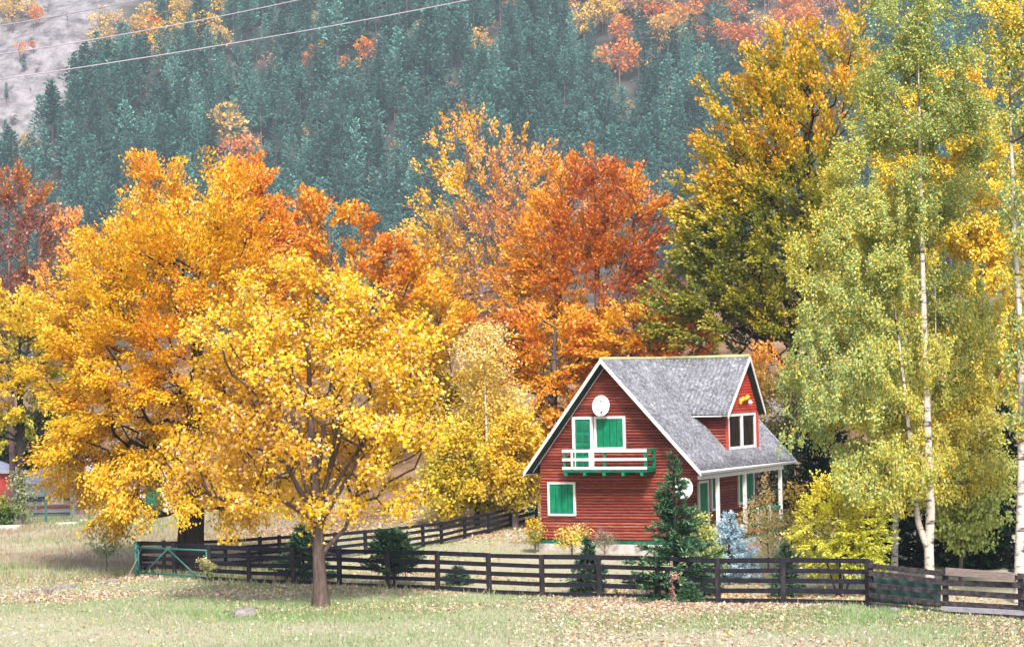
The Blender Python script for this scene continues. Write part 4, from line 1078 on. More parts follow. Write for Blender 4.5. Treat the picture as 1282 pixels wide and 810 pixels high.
make_tree("beech_tree", "broad fiery orange red beech directly above the house roof peak", "tree", 130, (745, 590), [(745, 500), (747, 430), (748, 350), (745, 250)],
    [(735, 250, 65, 55), (700, 320, 60, 60), (790, 290, 48, 70), (665, 370, 50, 55), (745, 360, 90, 70), (805, 370, 36, 70), (700, 430, 80, 50), (780, 430, 65, 50)],
    460, 30000, .185, ORANGE, 30, 'bark_beech', r0=.38, rise=.42, pen=1.6, step=.6, sigma=.38, flat=.42, up=.7, rmin=.018, rtwig=.04, bare=260, bare_len=1.3, noise_amp=.5, freq=.6, shell=.5, low=.3, tcol=(.15, 0, .0),
    extra_stems=([(746, 460), (700, 380), (690, 300)], [(747, 430), (780, 350), (798, 260)]), lf=1.8, spray=(.95, .7, (0,0,.3), .9), rb=.13)
make_tree("beech_tree", "low amber tree between the yellow maple and the white birch", "tree", 116, (540, 620), [(540, 540), (538, 480), (535, 400)],
    [(530, 400, 45, 55), (560, 450, 55, 60), (500, 450, 50, 60), (545, 520, 60, 60)], 220, 15000, .19, GOLD, 31, 'bark_beech', r0=.25, rise=.3, sigma=.35, flat=.4, noise_amp=.4, tcol=(.2, 0, .2), lf=1.8, spray=(.9, .8, (0,0,.1), 1.0), rb=.1)
make_tree("beech_tree", "low golden and rust tree just left of the roof slope", "tree", 114, (690, 620), [(690, 560), (692, 500), (695, 410)],
    [(690, 440, 55, 50), (720, 480, 50, 45), (660, 500, 45, 55), (650, 440, 45, 40)], 220, 14000, .18, ORANGE, 32, 'bark_beech', r0=.25, rise=.25, sigma=.35, flat=.35, noise_amp=.5, freq=.7, tcol=(.0, .0, .3), lf=1.6, spray=(.9, .9, (0,0,-.1), .9), rb=.1)
make_tree("beech_tree", "low russet tree peeping over the main roof ridge", "tree", 113, (815, 600), [(815, 540), (815, 480), (812, 400)],
    [(800, 420, 45, 40), (840, 440, 45, 35), (770, 440, 40, 35), (815, 480, 70, 40)], 200, 12000, .18, ORANGE, 33, 'bark_beech', r0=.22, rise=.25, sigma=.33, flat=.35, noise_amp=.5, tcol=(0, .0, -.2), lf=1.6, spray=(.9, .9, (0,0,-.1), .9), rb=.1)
make_tree("copper_beech", "great olive and bronze beech with boughs sweeping up to the left behind the dormer", "tree", 112, (1000, 620), [(998, 520), (996, 440), (1000, 330), (1010, 200), (1025, 80)],
    [(935, 250, 62, 90), (900, 320, 55, 60), (880, 400, 60, 45), (985, 150, 60, 85), (960, 110, 28, 50), (1040, 120, 60, 90), (930, 380, 80, 55), (1000, 290, 80, 110), (1010, 390, 70, 60), (870, 300, 26, 40), (1085, 60, 30, 40), (965, 320, 95, 130), (965, 320, 95, 130), (900, 420, 85, 40), (985, 110, 45, 60), (1015, 90, 45, 60), (945, 190, 55, 80), (1000, 160, 60, 80), (1010, 200, 60, 90), (885, 370, 55, 60), (915, 300, 60, 90)],
    760, 40000, .17, OLIVE, 34, 'bark_dark', r0=.42, rise=.5, pen=2.0, step=.6, sigma=.34, flat=.7, up=.5, rmin=.016, rtwig=.04, noise_amp=.26, shell=.35, low=.2, tcol=(.1, 0, .5), stem_r=.28,
    extra_stems=([(997, 470), (940, 410), (885, 380), (840, 375)], [(996, 450), (930, 330), (890, 270), (868, 250)], [(997, 420), (950, 280), (925, 180), (905, 130)], [(998, 380), (975, 230), (965, 110)]), lf=2.3, spray=(1.25, .35, (-.75, -.1, .85), .7), rb=.13, limb=.5, tipc=.5)
make_tree("white_birch", "slim birch with white trunk and pale cream yellow leaves left of the house", "birch", 102, (612, 660), [(610, 590), (609, 540), (607, 470), (605, 415)],
    [(606, 440, 40, 40, .3), (603, 495, 45, 50, 1.4), (630, 530, 45, 60, 1.2), (590, 575, 40, 55, 1.0), (640, 590, 35, 45, .5)], 260, 12000, .13, CREAM, 35, 'bark_birch', r0=.14, rise=.35, pen=1.5, step=.4, sigma=.26, flat=.8, noise_amp=.25, tcol=(-.15, 0, .75), stem_r=.10, rmin=.012, low=.3, bare=200, bare_len=.7, lf=1.2, rb=.035)
make_tree("yellow_sapling", "yellow green sapling with dark trunk behind the back fence", "tree", 100, (597, 662), [(597, 635), (592, 590), (585, 540)],
    [(575, 580, 35, 50), (560, 610, 35, 40), (610, 610, 30, 35)], 150, 8000, .15, YGREEN, 36, 'bark_dark', r0=.2, sigma=.28, noise_amp=.35, tcol=(.2, 0, .2), stem_r=.12, lf=1.8, rb=.06)
make_tree("yellow_sapling", "golden sapling hanging over the back fence beside the house wall", "tree", 98.5, (645, 655), [(645, 625), (646, 590), (645, 540)],
    [(645, 570, 32, 50), (625, 605, 28, 35), (662, 595, 22, 35), (655, 540, 25, 35)], 150, 7500, .14, [(0, (.45, .36, .03)), (.5, (.84, .53, .02)), (1, (.86, .60, .06))], 37, 'bark_beech', r0=.12, sigma=.26, noise_amp=.3, hang=.5, lf=1.8, rb=.05)
make_tree("birch_tree", "tall green gold weeping birch with forked white trunk behind the weathered fence", "birch", 73.3, (1163, 757),
    [(1164, 720), (1163, 690), (1165, 640), (1162, 560), (1158, 450), (1155, 330), (1152, 200), (1150, 90), (1149, -15)],
    [(1147, 20, 45, 70, 1), (1135, 110, 65, 80, 1.2), (1100, 210, 75, 90, .6), (1070, 320, 80, 100, 0), (1055, 440, 75, 90, -.5), (1045, 530, 66, 60, -.6), (1130, 400, 80, 140, 1.8), (1195, 180, 55, 100, 1.5), (1205, 420, 50, 110, 1.4), (1120, 560, 70, 80, 1), (1085, 590, 60, 50, -.6), (1225, 560, 40, 60, 1), (1148, 240, 26, 36, -.8), (1162, 440, 26, 40, -.8), (1158, 570, 30, 50, -.9), (1132, 600, 32, 40, -.9), (1170, 130, 30, 30, -.7), (1182, 95, 48, 75, 1.2), (1118, 70, 40, 65, .8)],
    460, 56000, .088, BIRCH, 38, 'bark_birch', 'diamond', r0=.2, rise=.35, pen=1.4, step=.45, sigma=.28, up=.35, droop=.9, hang=.7, rmin=.007, rtwig=.022, noise_amp=.42, freq=.55, shell=.5, low=.25, stem_r=.155, flare=.1, tcol=(.3, 0, -.05), expo=2.0,
    extra_stems=([(1163, 692), (1150, 655), (1144, 610), (1140, 560), (1132, 480), (1122, 400), (1112, 310)],), lf=3.6, rb=.045, limb=.66, bark2='bark_brown', odd=(.12, (.80, .52, .03)))
make_tree("birch_tree", "rightmost birch with knotty white trunk cut by the right edge", "birch", 69.5, (1276, 775),
    [(1276, 720), (1279, 620), (1280, 520), (1277, 400), (1271, 300), (1266, 180), (1264, 80), (1261, -15)],
    [(1258, 10, 34, 60), (1268, 100, 34, 60), (1300, 250, 50, 110), (1285, 420, 38, 80), (1330, 100, 60, 120), (1320, 480, 60, 110)],
    260, 17000, .095, BIRCH, 39, 'bark_birch', 'diamond', r0=.19, rise=.35, pen=1.4, step=.4, sigma=.22, up=.35, droop=.9, hang=.6, rmin=.007, rtwig=.02, noise_amp=.4, shell=.5, low=.3, stem_r=.155, flare=.1, tcol=(.1, 0, .1), expo=2.0, lf=2.6, rb=.04, bark2='bark_brown', odd=(.2, (.80, .52, .03)))
make_tree("birch_tree", "low hanging birch with bright leaf sprays on a thin brown stem between the white trunks", "birch", 75.5, (1204, 745),
    [(1203, 710), (1205, 680), (1210, 620), (1216, 540), (1218, 490)],
    [(1218, 520, 45, 45), (1225, 590, 48, 50), (1200, 630, 34, 40), (1250, 620, 24, 40), (1215, 655, 30, 28)],
    190, 9500, .125, [(0, (.34, .40, .08)), (.4, (.56, .58, .16)), (.75, (.80, .68, .12)), (1, (.86, .62, .05))], 40, 'bark_brown', 'diamond', r0=.09, rise=.2, step=.3, sigma=.24, up=.3, droop=.9, hang=.4, rmin=.006, rtwig=.02, noise_amp=.35, stem_r=.07, lf=1.7, rb=.02)
make_tree("yellow_birch", "golden yellow birch filling the gap behind the two white trunks", "birch", 88, (1228, 740),
    [(1226, 640), (1222, 500), (1216, 350), (1208, 220), (1204, 130)],
    [(1200, 130, 50, 70), (1225, 240, 55, 90), (1245, 360, 50, 100), (1190, 300, 60, 120), (1240, 480, 45, 80), (1180, 450, 60, 90), (1140, 300, 60, 120), (1130, 170, 50, 80), (1280, 430, 40, 90), (1238, 180, 34, 80)],
    400, 32000, .125, BIRCHY, 41, 'bark_birch', 'diamond', r0=.13, rise=.35, pen=1.4, step=.45, sigma=.34, up=.4, droop=.8, hang=.4, rmin=.009, rtwig=.025, noise_amp=.4, stem_r=.12, tcol=(.1, 0, .25), lf=2.9, rb=.04, bark2='bark_brown')
make_tree("yellow_birch", "slender yellow birch trunk showing inside the left half of the big birch", "birch", 80, (1120, 735),
    [(1122, 640), (1126, 540), (1128, 460), (1122, 380), (1112, 280)],
    [(1100, 330, 60, 70), (1110, 420, 70, 70), (1130, 510, 60, 60), (1090, 510, 50, 60)],
    220, 13000, .115, BIRCHY, 42, 'bark_birch', 'diamond', r0=.12, rise=.35, pen=1.4, step=.45, sigma=.26, up=.4, droop=.8, hang=.4, rmin=.008, rtwig=.022, noise_amp=.45, stem_r=.11, tcol=(.1, 0, .1), lf=2.2, rb=.035, bark2='bark_brown')
make_tree("yellow_bush", "bright yellow many stemmed bush behind the fence right of the porch", "bush", 72.6, (1052, 760),
    [(1052, 735), (1052, 700), (1051, 660), (1048, 620)],
    [(1045, 640, 36, 38), (1030, 670, 34, 34), (1075, 665, 34, 36), (1050, 690, 48, 30), (1040, 605, 18, 22), (1090, 690, 20, 22)],
    260, 7500, .085, LIME, 43, 'bark_dark', 'diamond', r0=.06, rise=.3, step=.2, sigma=.12, flat=.5, up=.7, droop=.4, rmin=.005, rtwig=.016, noise_amp=.3, low=.02, tcol=(-.1, 0, .45), extra_stems=([(1052, 756), (1040, 720), (1028, 680)], [(1053, 756), (1066, 720), (1080, 680)], [(1052, 756), (1058, 710), (1062, 650)]), lf=2.2, spray=(.45, .7, (0,0,.1), .9))
make_tree("dark_thicket", "dark green thicket with orange sprays just right of the porch roof", "bush", 104, (990, 640), [(990, 600), (988, 540), (985, 480)],
    [(970, 475, 30, 30), (990, 530, 36, 45), (1010, 590, 42, 45), (965, 590, 25, 35)], 190, 9000, .15, [(0, (.015, .03, .012)), (.45, (.05, .09, .03)), (.7, (.30, .24, .03)), (1, (.72, .28, .02))], 57, 'bark_dark', r0=.15, spray=(.7, .8, (0, 0, 0), 1.0), noise_amp=.5, lf=1.3, rb=.06)
make_tree("larch_sapling", "drooping straw coloured larch sapling in front of the porch posts", "sapling", 82, (962, 722),
    [(962, 700), (961, 660), (958, 620), (956, 588)],
    [(957, 612, 18, 16), (948, 635, 22, 18), (965, 648, 18, 16), (955, 668, 20, 14), (935, 648, 14, 10)],
    70, 2600, .085, [(0, (.42, .44, .18)), (.5, (.74, .60, .24)), (1, (.80, .46, .14))], 44, 'bark_brown', 'diamond', r0=.045, rise=.2, step=.15, sigma=.07, up=.3, droop=1.2, hang=.55, rmin=.004, rtwig=.02, noise_amp=.3, stem_r=.03, lf=.8)
make_tree("yellow_shrub", "tangled yellow shrub growing against the right end of the porch", "shrub", 87, (1000, 712), [(1000, 690), (999, 665), (998, 630)],
    [(1000, 640, 25, 40), (985, 668, 24, 28), (1015, 670, 22, 30)], 130, 4500, .11, [(0, (.28, .28, .06)), (.5, (.66, .48, .07)), (1, (.80, .52, .12))], 45, 'bark_brown', r0=.05, sigma=.16, step=.2, rmin=.005, rtwig=.02, noise_amp=.3, lf=.5)
make_tree("yellow_shrub", "loose lemon yellow shrub against the red gable wall", "shrub", 88.5, (716, 698), [(716, 690), (716, 680), (716, 668)],
    [(708, 672, 14, 12), (722, 668, 18, 12), (715, 684, 22, 10), (735, 660, 8, 6)], 90, 1700, .085, [(0, (.45, .42, .06)), (.5, (.80, .62, .09)), (1, (.84, .66, .2))], 46, 'bark_brown', r0=.03, rise=.4, sigma=.14, step=.12, rmin=.004, rtwig=.02, low=.02, lf=.65, shell=.2)
make_tree("grey_shrub", "wispy greyish shrub by the stone base right of the lemon shrub", "shrub", 88.3, (757, 697), [(757, 690), (757, 682), (757, 672)],
    [(757, 676, 14, 12), (752, 686, 15, 10), (764, 684, 10, 9)], 90, 900, .07, [(0, (.22, .26, .14)), (.5, (.34, .34, .22)), (1, (.45, .38, .28))], 47, 'bark_mauve', r0=.03, rise=.5, sigma=.07, step=.12, rmin=.004, rtwig=.02, low=.02, bare=160, bare_len=.3, lf=.8)
make_tree("yellow_shrub", "small golden shrub at the left bottom corner of the gable", "shrub", 90.5, (670, 690), [(670, 680), (670, 670), (669, 655)],
    [(669, 662, 9, 16), (672, 678, 12, 10)], 70, 1500, .085, YGREEN, 48, 'bark_brown', r0=.03, rise=.4, sigma=.09, step=.12, rmin=.004, rtwig=.02, low=.02, lf=.7)
make_tree("green_shrub", "leafy light green shrub between the tall spruce and the blue spruce", "shrub", 76.5, (884, 745), [(884, 720), (884, 700), (884, 660)],
    [(884, 680, 18, 28), (890, 705, 20, 22), (876, 655, 10, 16)], 110, 3000, .09, [(0, (.16, .24, .06)), (.6, (.36, .44, .13)), (1, (.6, .58, .16))], 49, 'bark_brown', r0=.04, rise=.4, sigma=.12, step=.15, rmin=.004, rtwig=.02, low=.02, lf=1.3)
make_tree("green_shrub", "small pale green shrub alone in the meadow left of the gate", "shrub", 89, (134, 716), [(134, 705), (132, 690), (130, 676)],
    [(116, 676, 9, 7), (132, 672, 10, 8), (146, 680, 8, 7), (138, 690, 8, 6), (124, 688, 7, 5)], 46, 520, .085, [(0, (.14, .22, .08)), (.6, (.26, .34, .15)), (1, (.4, .42, .2))], 50, 'bark_brown', r0=.02, rise=.3, sigma=.1, step=.12, rmin=.006, rtwig=.02, low=.02, lf=1.2, shell=.2)
make_tree("green_shrub", "thin pale green willow wisp before the grey shed", "shrub", 118, (28, 660), [(28, 640), (28, 610), (28, 592)],
    [(26, 600, 14, 16), (34, 625, 12, 22), (18, 620, 8, 20)], 70, 1500, .1, [(0, (.22, .27, .1)), (.6, (.4, .42, .18)), (1, (.55, .5, .2))], 51, 'bark_beech', r0=.03, rise=.5, sigma=.16, step=.25, rmin=.006, rtwig=.03, lf=.8)
make_tree("green_shrub", "dark green bush hugging the green post at the far left", "shrub", 117, (10, 661), [(10, 655), (10, 648), (10, 640)],
    [(6, 645, 14, 12), (-5, 638, 14, 18)], 60, 2200, .12, [(0, (.03, .07, .02)), (.6, (.12, .2, .04)), (1, (.4, .36, .05))], 52, 'bark_dark', r0=.03, rise=.3, sigma=.15, step=.2, rmin=.006, rtwig=.03)
make_tree("weed_plant", "gangly weed with yellow and white leaves at the gate's right end", "weed", 82.5, (266, 734), [(265, 722), (263, 712), (262, 704)],
    [(262, 712, 12, 9), (280, 722, 14, 8), (254, 702, 8, 4)], 40, 500, .09, [(0, (.2, .26, .08)), (.6, (.55, .5, .2)), (1, (.8, .7, .4))], 53, 'bark_brown', r0=.018, rise=.2, sigma=.06, step=.1, rmin=.004, rtwig=.02, low=.02, lf=1)
make_tree("dry_weed", "reddish dead weed stalk in front of the fence before the tall spruce", "weed", 70.6, (843, 752), [(842, 735), (841, 722), (848, 716)],
    [(845, 720, 9, 4), (843, 745, 7, 8)], 26, 160, .07, [(0, (.4, .16, .1)), (1, (.6, .34, .25))], 54, 'bark_mauve', r0=.018, rise=.3, sigma=.04, step=.08, rmin=.006, rtwig=.02, low=.02, lf=.8)
# ------------------------------------------------------------------ mountainside
def pine_arrays(seed, H=16.0, n=260, tint=1.0):
    """one pine: bare lower trunk, whorls of upswept branches carrying narrow tufts"""
    r = np.random.default_rng(seed)
    hb = r.uniform(.18, .4) * H; Rm = H * r.uniform(.17, .25)
    wh = np.arange(hb, H * .985, H * .052); P, D, Z, F_ = [], [], [], []
    for h in wh:
        f = (h - hb) / (H - hb); nb = int(round(7 - 3 * f)); a0 = r.uniform(0, 6.28)
        pr = Rm * max(.06, (1 - f) ** .62) * min(1, .6 + 2.0 * f)
        for k in range(nb):
            L = pr * r.uniform(.5, 1.2); a = a0 + 6.283 * k / nb + r.normal() * .25; el = r.normal() * .1 + .1 + .5 * f
            d = np.array([math.cos(a) * math.cos(el), math.sin(a) * math.cos(el), math.sin(el)])
            m = max(4, int(n / len(wh) / nb * (.5 + L / Rm)))
            t = r.uniform(.12, 1.0, m)
            P.append(np.array([0, 0, h + r.normal() * .15]) + d * (L * t)[:, None] + np.stack([0 * t, 0 * t, .22 * L * t ** 2], -1) + r.normal(size=(m, 3)) * .12)
            D.append(np.tile(d, (m, 1))); Z.append(t); F_.append(np.full(m, f))
    P = np.concatenate(P); D = np.concatenate(D); t = np.concatenate(Z); f = np.concatenate(F_); m = len(P)
    side = unit(np.cross(D, [0, 0, 1.0])) * r.choice([-1, 1], m)[:, None]
    ax = unit(D + side * r.uniform(.1, .9, (m, 1)) + np.array([0, 0, .45]) + r.normal(size=(m, 3)) * .35)
    V, Fc = cards(P, ax, unit(np.array([0, 0, .7]) + D * .8 + r.normal(size=(m, 3)) * .24), r.uniform(.38, .85, m) * (1.1 - .3 * f), 'diamond')
    c = palette([(0, (.032, .080, .070)), (.5, (.064, .155, .128)), (1, (.135, .255, .190))], .3 + .35 * t + r.normal(size=m) * .1) * tint
    k = 4; ang = np.arange(k) * np.pi / 2; rb, rt = .17, .05
    tv = np.concatenate([np.stack([np.cos(ang) * rb, np.sin(ang) * rb, np.full(k, -1.5)], -1), np.stack([np.cos(ang) * rt, np.sin(ang) * rt, np.full(k, H * .97)], -1)])
    tf = np.array([[i, (i+1) % k, (i+1) % k + k, i + k] for i in range(k)]) + len(V)
    V = np.concatenate([V, tv]); Fc = np.concatenate([Fc, tf]); c = np.concatenate([c, np.tile([.17, .13, .12], (k, 1))])
    return V, Fc, c
def round_arrays(seed, pal, H=11.0, n=620, sparse=False):
    r = np.random.default_rng(seed)
    lob = [(np.array([r.normal() * H * .13, r.normal() * H * .13, H * r.uniform(.42, .78)]), H * r.uniform(.17, .26) * np.array([1, 1, 1.15])) for _ in range(6)] + [(np.array([0, 0, H * .58]), H * .27 * np.array([1, 1, 1.2]))]
    P = in_lobes(r, lob, n, .6)
    dd = np.linalg.norm(P[:, None] - P[None], axis=2); adj = dd < .62; lab = np.arange(len(P))
    for _ in range(60): lab = np.array([lab[a].min() for a in adj])
    P = P[lab == np.bincount(lab).argmax()]; n = len(P)
    out = unit(P - np.array([0, 0, H * .5]))
    V, Fc = cards(P, unit(out + r.normal(size=(n, 3)) * .7), unit(np.array([0, 0, .8]) + out * .5 + r.normal(size=(n, 3)) * .6), r.uniform(.45, .9, n) * (.8 if sparse else 1), 'diamond')
    c = palette(pal, .5 + .3 * wave(P, .7, seed) + r.normal(size=n) * .2)
    T = MB(); T.tube([(0, 0, -1.5), (0, 0, H * .45), (r.normal() * .4, r.normal() * .4, H * .8)], [.2, .13, .05], 4, False)
    for _ in range(9):
        a = r.uniform(0, 6.28); q = (math.cos(a) * H * .26, math.sin(a) * H * .26, H * r.uniform(.65, .95)); T.tube([(0, 0, H * .35), (q[0] * .5, q[1] * .5, H * .55), q], [.09, .06, .02], 3, False)
    tv, tf = np.array(T.v), np.array(T.f) + len(V)
    return np.concatenate([V, tv]), np.concatenate([Fc, tf]), np.concatenate([c, np.tile([.2, .15, .15], (len(T.f), 1))])
HUES = {'yellow': [(0, (.62, .42, .04)), (.5, (.82, .52, .05)), (1, (.86, .60, .14))], 'pale yellow': [(0, (.56, .40, .10)), (.5, (.72, .47, .13)), (1, (.76, .54, .24))],
        'orange': [(0, (.74, .36, .04)), (.5, (.82, .29, .04)), (1, (.74, .18, .035))], 'red': [(0, (.78, .30, .04)), (.5, (.70, .20, .045)), (1, (.50, .12, .05))],
        'mauve': [(0, (.42, .25, .22)), (.5, (.54, .32, .22)), (1, (.66, .38, .16))], 'green': [(0, (.06, .09, .05)), (.5, (.10, .14, .07)), (1, (.18, .2, .08))]}
autumn = []   # px base, py base, height in px, hue, label
def spot(px, py, hp, hue, label, group=None): autumn.append((px, py, hp, hue, label, group))
spot(776, 92, 44, 'orange', "single round orange tree among the pines high above the house")
spot(754, 86, 26, 'pale yellow', "small pale tree just left of the round orange one on the slope")
spot(800, 95, 22, 'yellow', "small yellow tree just right of the round orange one on the slope")
spot(282, 182, 52, 'pale yellow', "tall pale orange tree standing in the pinewood above the big golden tree")
spot(300, 215, 46, 'orange', "lower orange tree leaning out of the pinewood above the red tree")
spot(318, 190, 26, 'mauve', "bare greyish tree beside the pale orange one above the big golden tree")
spot(462, 78, 30, 'orange', "bright orange tree alone in the pines below the lowest cable")
spot(436, 92, 22, 'orange', "smaller orange tree left of the bright one below the cable")
spot(448, 88, 16, 'yellow', "tiny yellow tree beside the bright orange one below the cable")
spot(602, 66, 30, 'pale yellow', "pale yellow tree high in the middle of the pinewood")
spot(618, 72, 22, 'mauve', "faded tree right of the pale yellow one in mid pinewood")
spot(530, 52, 26, 'pale yellow', "faded yellow tree high in the pines right of the cable's end")
spot(518, 58, 20, 'mauve', "grey bare tree next to the faded yellow one high in the pines")
spot(565, 118, 18, 'mauve', "small brownish tree in the middle of the pinewood")
spot(338, 98, 30, 'mauve', "bare mauve tree in the left pinewood below the cables")
spot(345, 92, 18, 'red', "small red tree next to the bare mauve one below the cables")
spot(385, 85, 20, 'orange', "small orange tree in the left pinewood near the middle cable")
spot(35, 190, 22, 'pale yellow', "pale orange tree at the lower end of the grey scree")
spot(52, 196, 16, 'red', "little red tree beside the pale orange one under the scree")
spot(210, 115, 16, 'red', "tiny red tree in the pines below the lowest cable at the left")
spot(134, 245, 26, 'mauve', "bare grey tree low in the pines left of the big golden tree")
spot(915, 85, 16, 'yellow', "tiny yellow tree in the pines left of the bronze beech top")
spot(880, 95, 18, 'yellow', "small yellow tree below the orange wood at the upper right")
spot(25, 72, 20, 'orange', "orange bush growing on the bare grey scree")
spot(42, 66, 12, 'red', "small red bush on the bare grey scree")
spot(400, 12, 30, 'yellow', "yellow tree at the top edge between the cables and the pines")
spot(640, 10, 20, 'orange', "orange tree at the top edge in the middle of the picture")
rF = random.Random(31)
for i in range(30):
    spot(rF.uniform(150, 860), rF.uniform(25, 235), rF.uniform(13, 22), rF.choice(['mauve', 'mauve', 'pale yellow', 'yellow', 'orange']), None, "faded broadleaf trees dotted through the pinewood")
rA = random.Random(12)
for i in range(26):
    x = rA.uniform(125, 285); y = rA.uniform(8, 78) * (1 - (x - 118) / 420) + 14
    spot(x, y, rA.uniform(26, 44), rA.choice(['yellow', 'yellow', 'pale yellow', 'orange', 'pale yellow', 'mauve', 'red' if x < 150 else 'pale yellow']), None, "autumn trees right of the scree")
for i in range(8):
    spot(rA.uniform(-40, 50), rA.uniform(0, 30), rA.uniform(26, 40), rA.choice(['yellow', 'orange', 'pale yellow']), None, "autumn trees above the scree")
for i in range(64):
    t = rA.uniform(0, 1); x = 690 + 400 * t; y = rA.uniform(3, 40 + 62 * t)
    spot(x, y, rA.uniform(32, 54), rA.choice(['red', 'orange', 'orange', 'red', 'pale yellow', 'mauve'] if x > 850 else ['pale yellow', 'yellow', 'orange', 'mauve', 'pale yellow']), None, "autumn wood at the upper right")
hue_words = {'yellow': 'yellow', 'pale yellow': 'pale straw', 'orange': 'orange', 'red': 'rusty red', 'mauve': 'half bare mauve', 'green': 'green'}
protos = {}
for hi, (hue, pal) in enumerate(HUES.items()):
    protos[hue] = []
    for v in range(2):
        V, Fc, c = round_arrays(100 + hi * 3 + v, pal, sparse=(hue == 'mauve'))
        protos[hue].append(mesh_np("autumn_crown", V, Fc, cols=c, mats=[M['leaf']]))
taken = []
for i, (px, py, hp, hue, label, group) in enumerate(autumn):
    p = on_mountain(px, py + hp * .35)
    H = hp * (1.4 if label else 1.1) * p.y / F_PX
    o = obj("broadleaf_tree", protos[hue][i % 2]); o.location = p
    s_ = H / 10.0; o.scale = (s_ * 1.15, s_ * 1.15, s_); o.rotation_euler.z = i * 1.7
    if label is None: label = hue_words[hue] + " tree in the " + {"autumn trees right of the scree": "mixed wood beside the grey scree at the upper left", "autumn trees above the scree": "wood above the grey scree in the top left corner", "autumn wood at the upper right": "autumn wood along the upper right of the mountain", "faded broadleaf trees dotted through the pinewood": "midst of the pinewood, small and alone among the conifers"}[group]
    tag(o, label, "tree", group + " " + hue if group else None)
    taken.append((p.x, p.y, H * .40))
for i, (px, py, hp, wide, label) in enumerate(((30, 92, 22, 1, "lone dark pine on the grey scree left of the pinewood"), (8, 128, 24, .8, "dark narrow pine on the scree at the left edge"), (85, 28, 12, 2.2, "wide dark green juniper bush high on the scree"), (60, 18, 14, 2, "dark bush at the top of the scree"), (14, 158, 14, 2.4, "broad olive juniper low on the scree at the left edge"), (45, 94, 8, 2, "small dark juniper beside the lone pine on the scree"), (42, 40, 10, 1.4, "pale green bush on the scree below the upper cable"), (38, 118, 7, 2, "flat green juniper in the middle of the scree"))):
    p = on_mountain(px, py); H = hp * p.y / F_PX
    V, Fc, c = round_arrays(300 + i, HUES['green'], n=300) if wide > 1 else pine_arrays(310 + i, 10.0, 260)
    o = obj("juniper_bush" if wide > 1 else "pine_tree", mesh_np("crown", V, Fc, cols=c * .75, mats=[M['needle']])); o.location = p; s_ = H / 10
    o.scale = (s_ * wide, s_ * wide, s_); tag(o, label, "bush" if wide > 1 else "pine"); taken.append((p.x, p.y, 2.5))
pp = [pine_arrays(200 + i, 16.0, 880, (1.0, .7, 1.3, .85, 1.6, .55, 1.15, .8)[i]) for i in range(8)]
pm = [mesh_np("pine_crown", V, Fc, cols=c, mats=[M['needle']]) for V, Fc, c in pp]
SILX = [-200, 0, 60, 110, 170, 250, 330, 350, 430, 490, 520, 590, 640, 700, 750, 840, 860, 900, 960, 1050, 1100, 1200, 1220, 1282, 1500]
SILY = [215, 225, 270, 290, 245, 200, 220, 250, 245, 305, 210, 150, 170, 195, 200, 275, 245, 155, 75, 35, 15, 15, 60, 60, 60]
rp = np.random.default_rng(77); spots = []
ys = np.arange(735, 958, 4.7)
for y in ys:
    xs = np.arange(-.262 * y, .262 * y, 5.6)
    for x in xs:
        X, Y = x + rp.uniform(-2.6, 2.6), y + rp.uniform(-2.4, 2.4)
        if X < scree_edge(Y) + 2: continue
        spots.append((X, Y))
spots = np.array(spots)
keepm = np.ones(len(spots), bool)
for tx, ty, tr in taken: keepm &= ((spots[:, 0] - tx) / (tr * .95)) ** 2 + ((spots[:, 1] - ty + 5) / (tr * .9 + 6)) ** 2 > 1
# the broadleaf woods leave fewer pines
pxs = np.array([to_px((x, y, gz(x, y))) for x, y in spots])
wood = ((pxs[:, 0] > 840) & (pxs[:, 0] < 1080) & (pxs[:, 1] < 85)) | ((pxs[:, 0] > 120) & (pxs[:, 0] < 270) & (pxs[:, 1] < 62 - (pxs[:, 0] - 120) * .2))
keepm &= ~(wood & (rp.uniform(0, 1, len(spots)) < .72))
spots = spots[keepm]; spots = spots[np.argsort(spots[:, 1])]
rest_v, rest_f, rest_c, off = [], [], [], 0; n_ind = 0
for x, y in spots:
    z = gz(x, y); k = int(rp.integers(0, 8)); s_ = rp.uniform(.72, 1.3) * np.interp(y, [760, 950], [1.25, 1.0]); a = rp.uniform(0, 6.28); sx = s_ * rp.uniform(.8, 1.4)
    tx, ty = to_px((x, y, z + 15.5 * s_))
    seen = -5 < tx < 1287 and ty < np.interp(tx, SILX, SILY)
    if seen and n_ind < 300:
        o = obj("pine_tree", pm[k]); o.location = (x, y, z); o.scale = (sx, sx, s_); o.rotation_euler.z = a; n_ind += 1
        tag(o, "blue green pine packed in the pinewood on the lower mountainside", "pine", "pines on the lower mountainside")
        continue
    if ty > 400: continue
    V, Fc, c = pp[k]; ca, sa = math.cos(a), math.sin(a)
    v = np.stack([(V[:, 0] * ca - V[:, 1] * sa) * sx + x, (V[:, 0] * sa + V[:, 1] * ca) * sx + y, V[:, 2] * s_ + z], -1)
    rest_v.append(v); rest_f.append(Fc + off); off += len(v); rest_c.append(c * rp.uniform(.8, 1.25))
fo = obj("pine_forest", mesh_np("pine_forest", np.concatenate(rest_v), np.concatenate(rest_f), cols=np.concatenate(rest_c), mats=[M['needle']]))
tag(fo, "dense blue green pinewood covering the upper mountainside", "forest", None, "stuff")

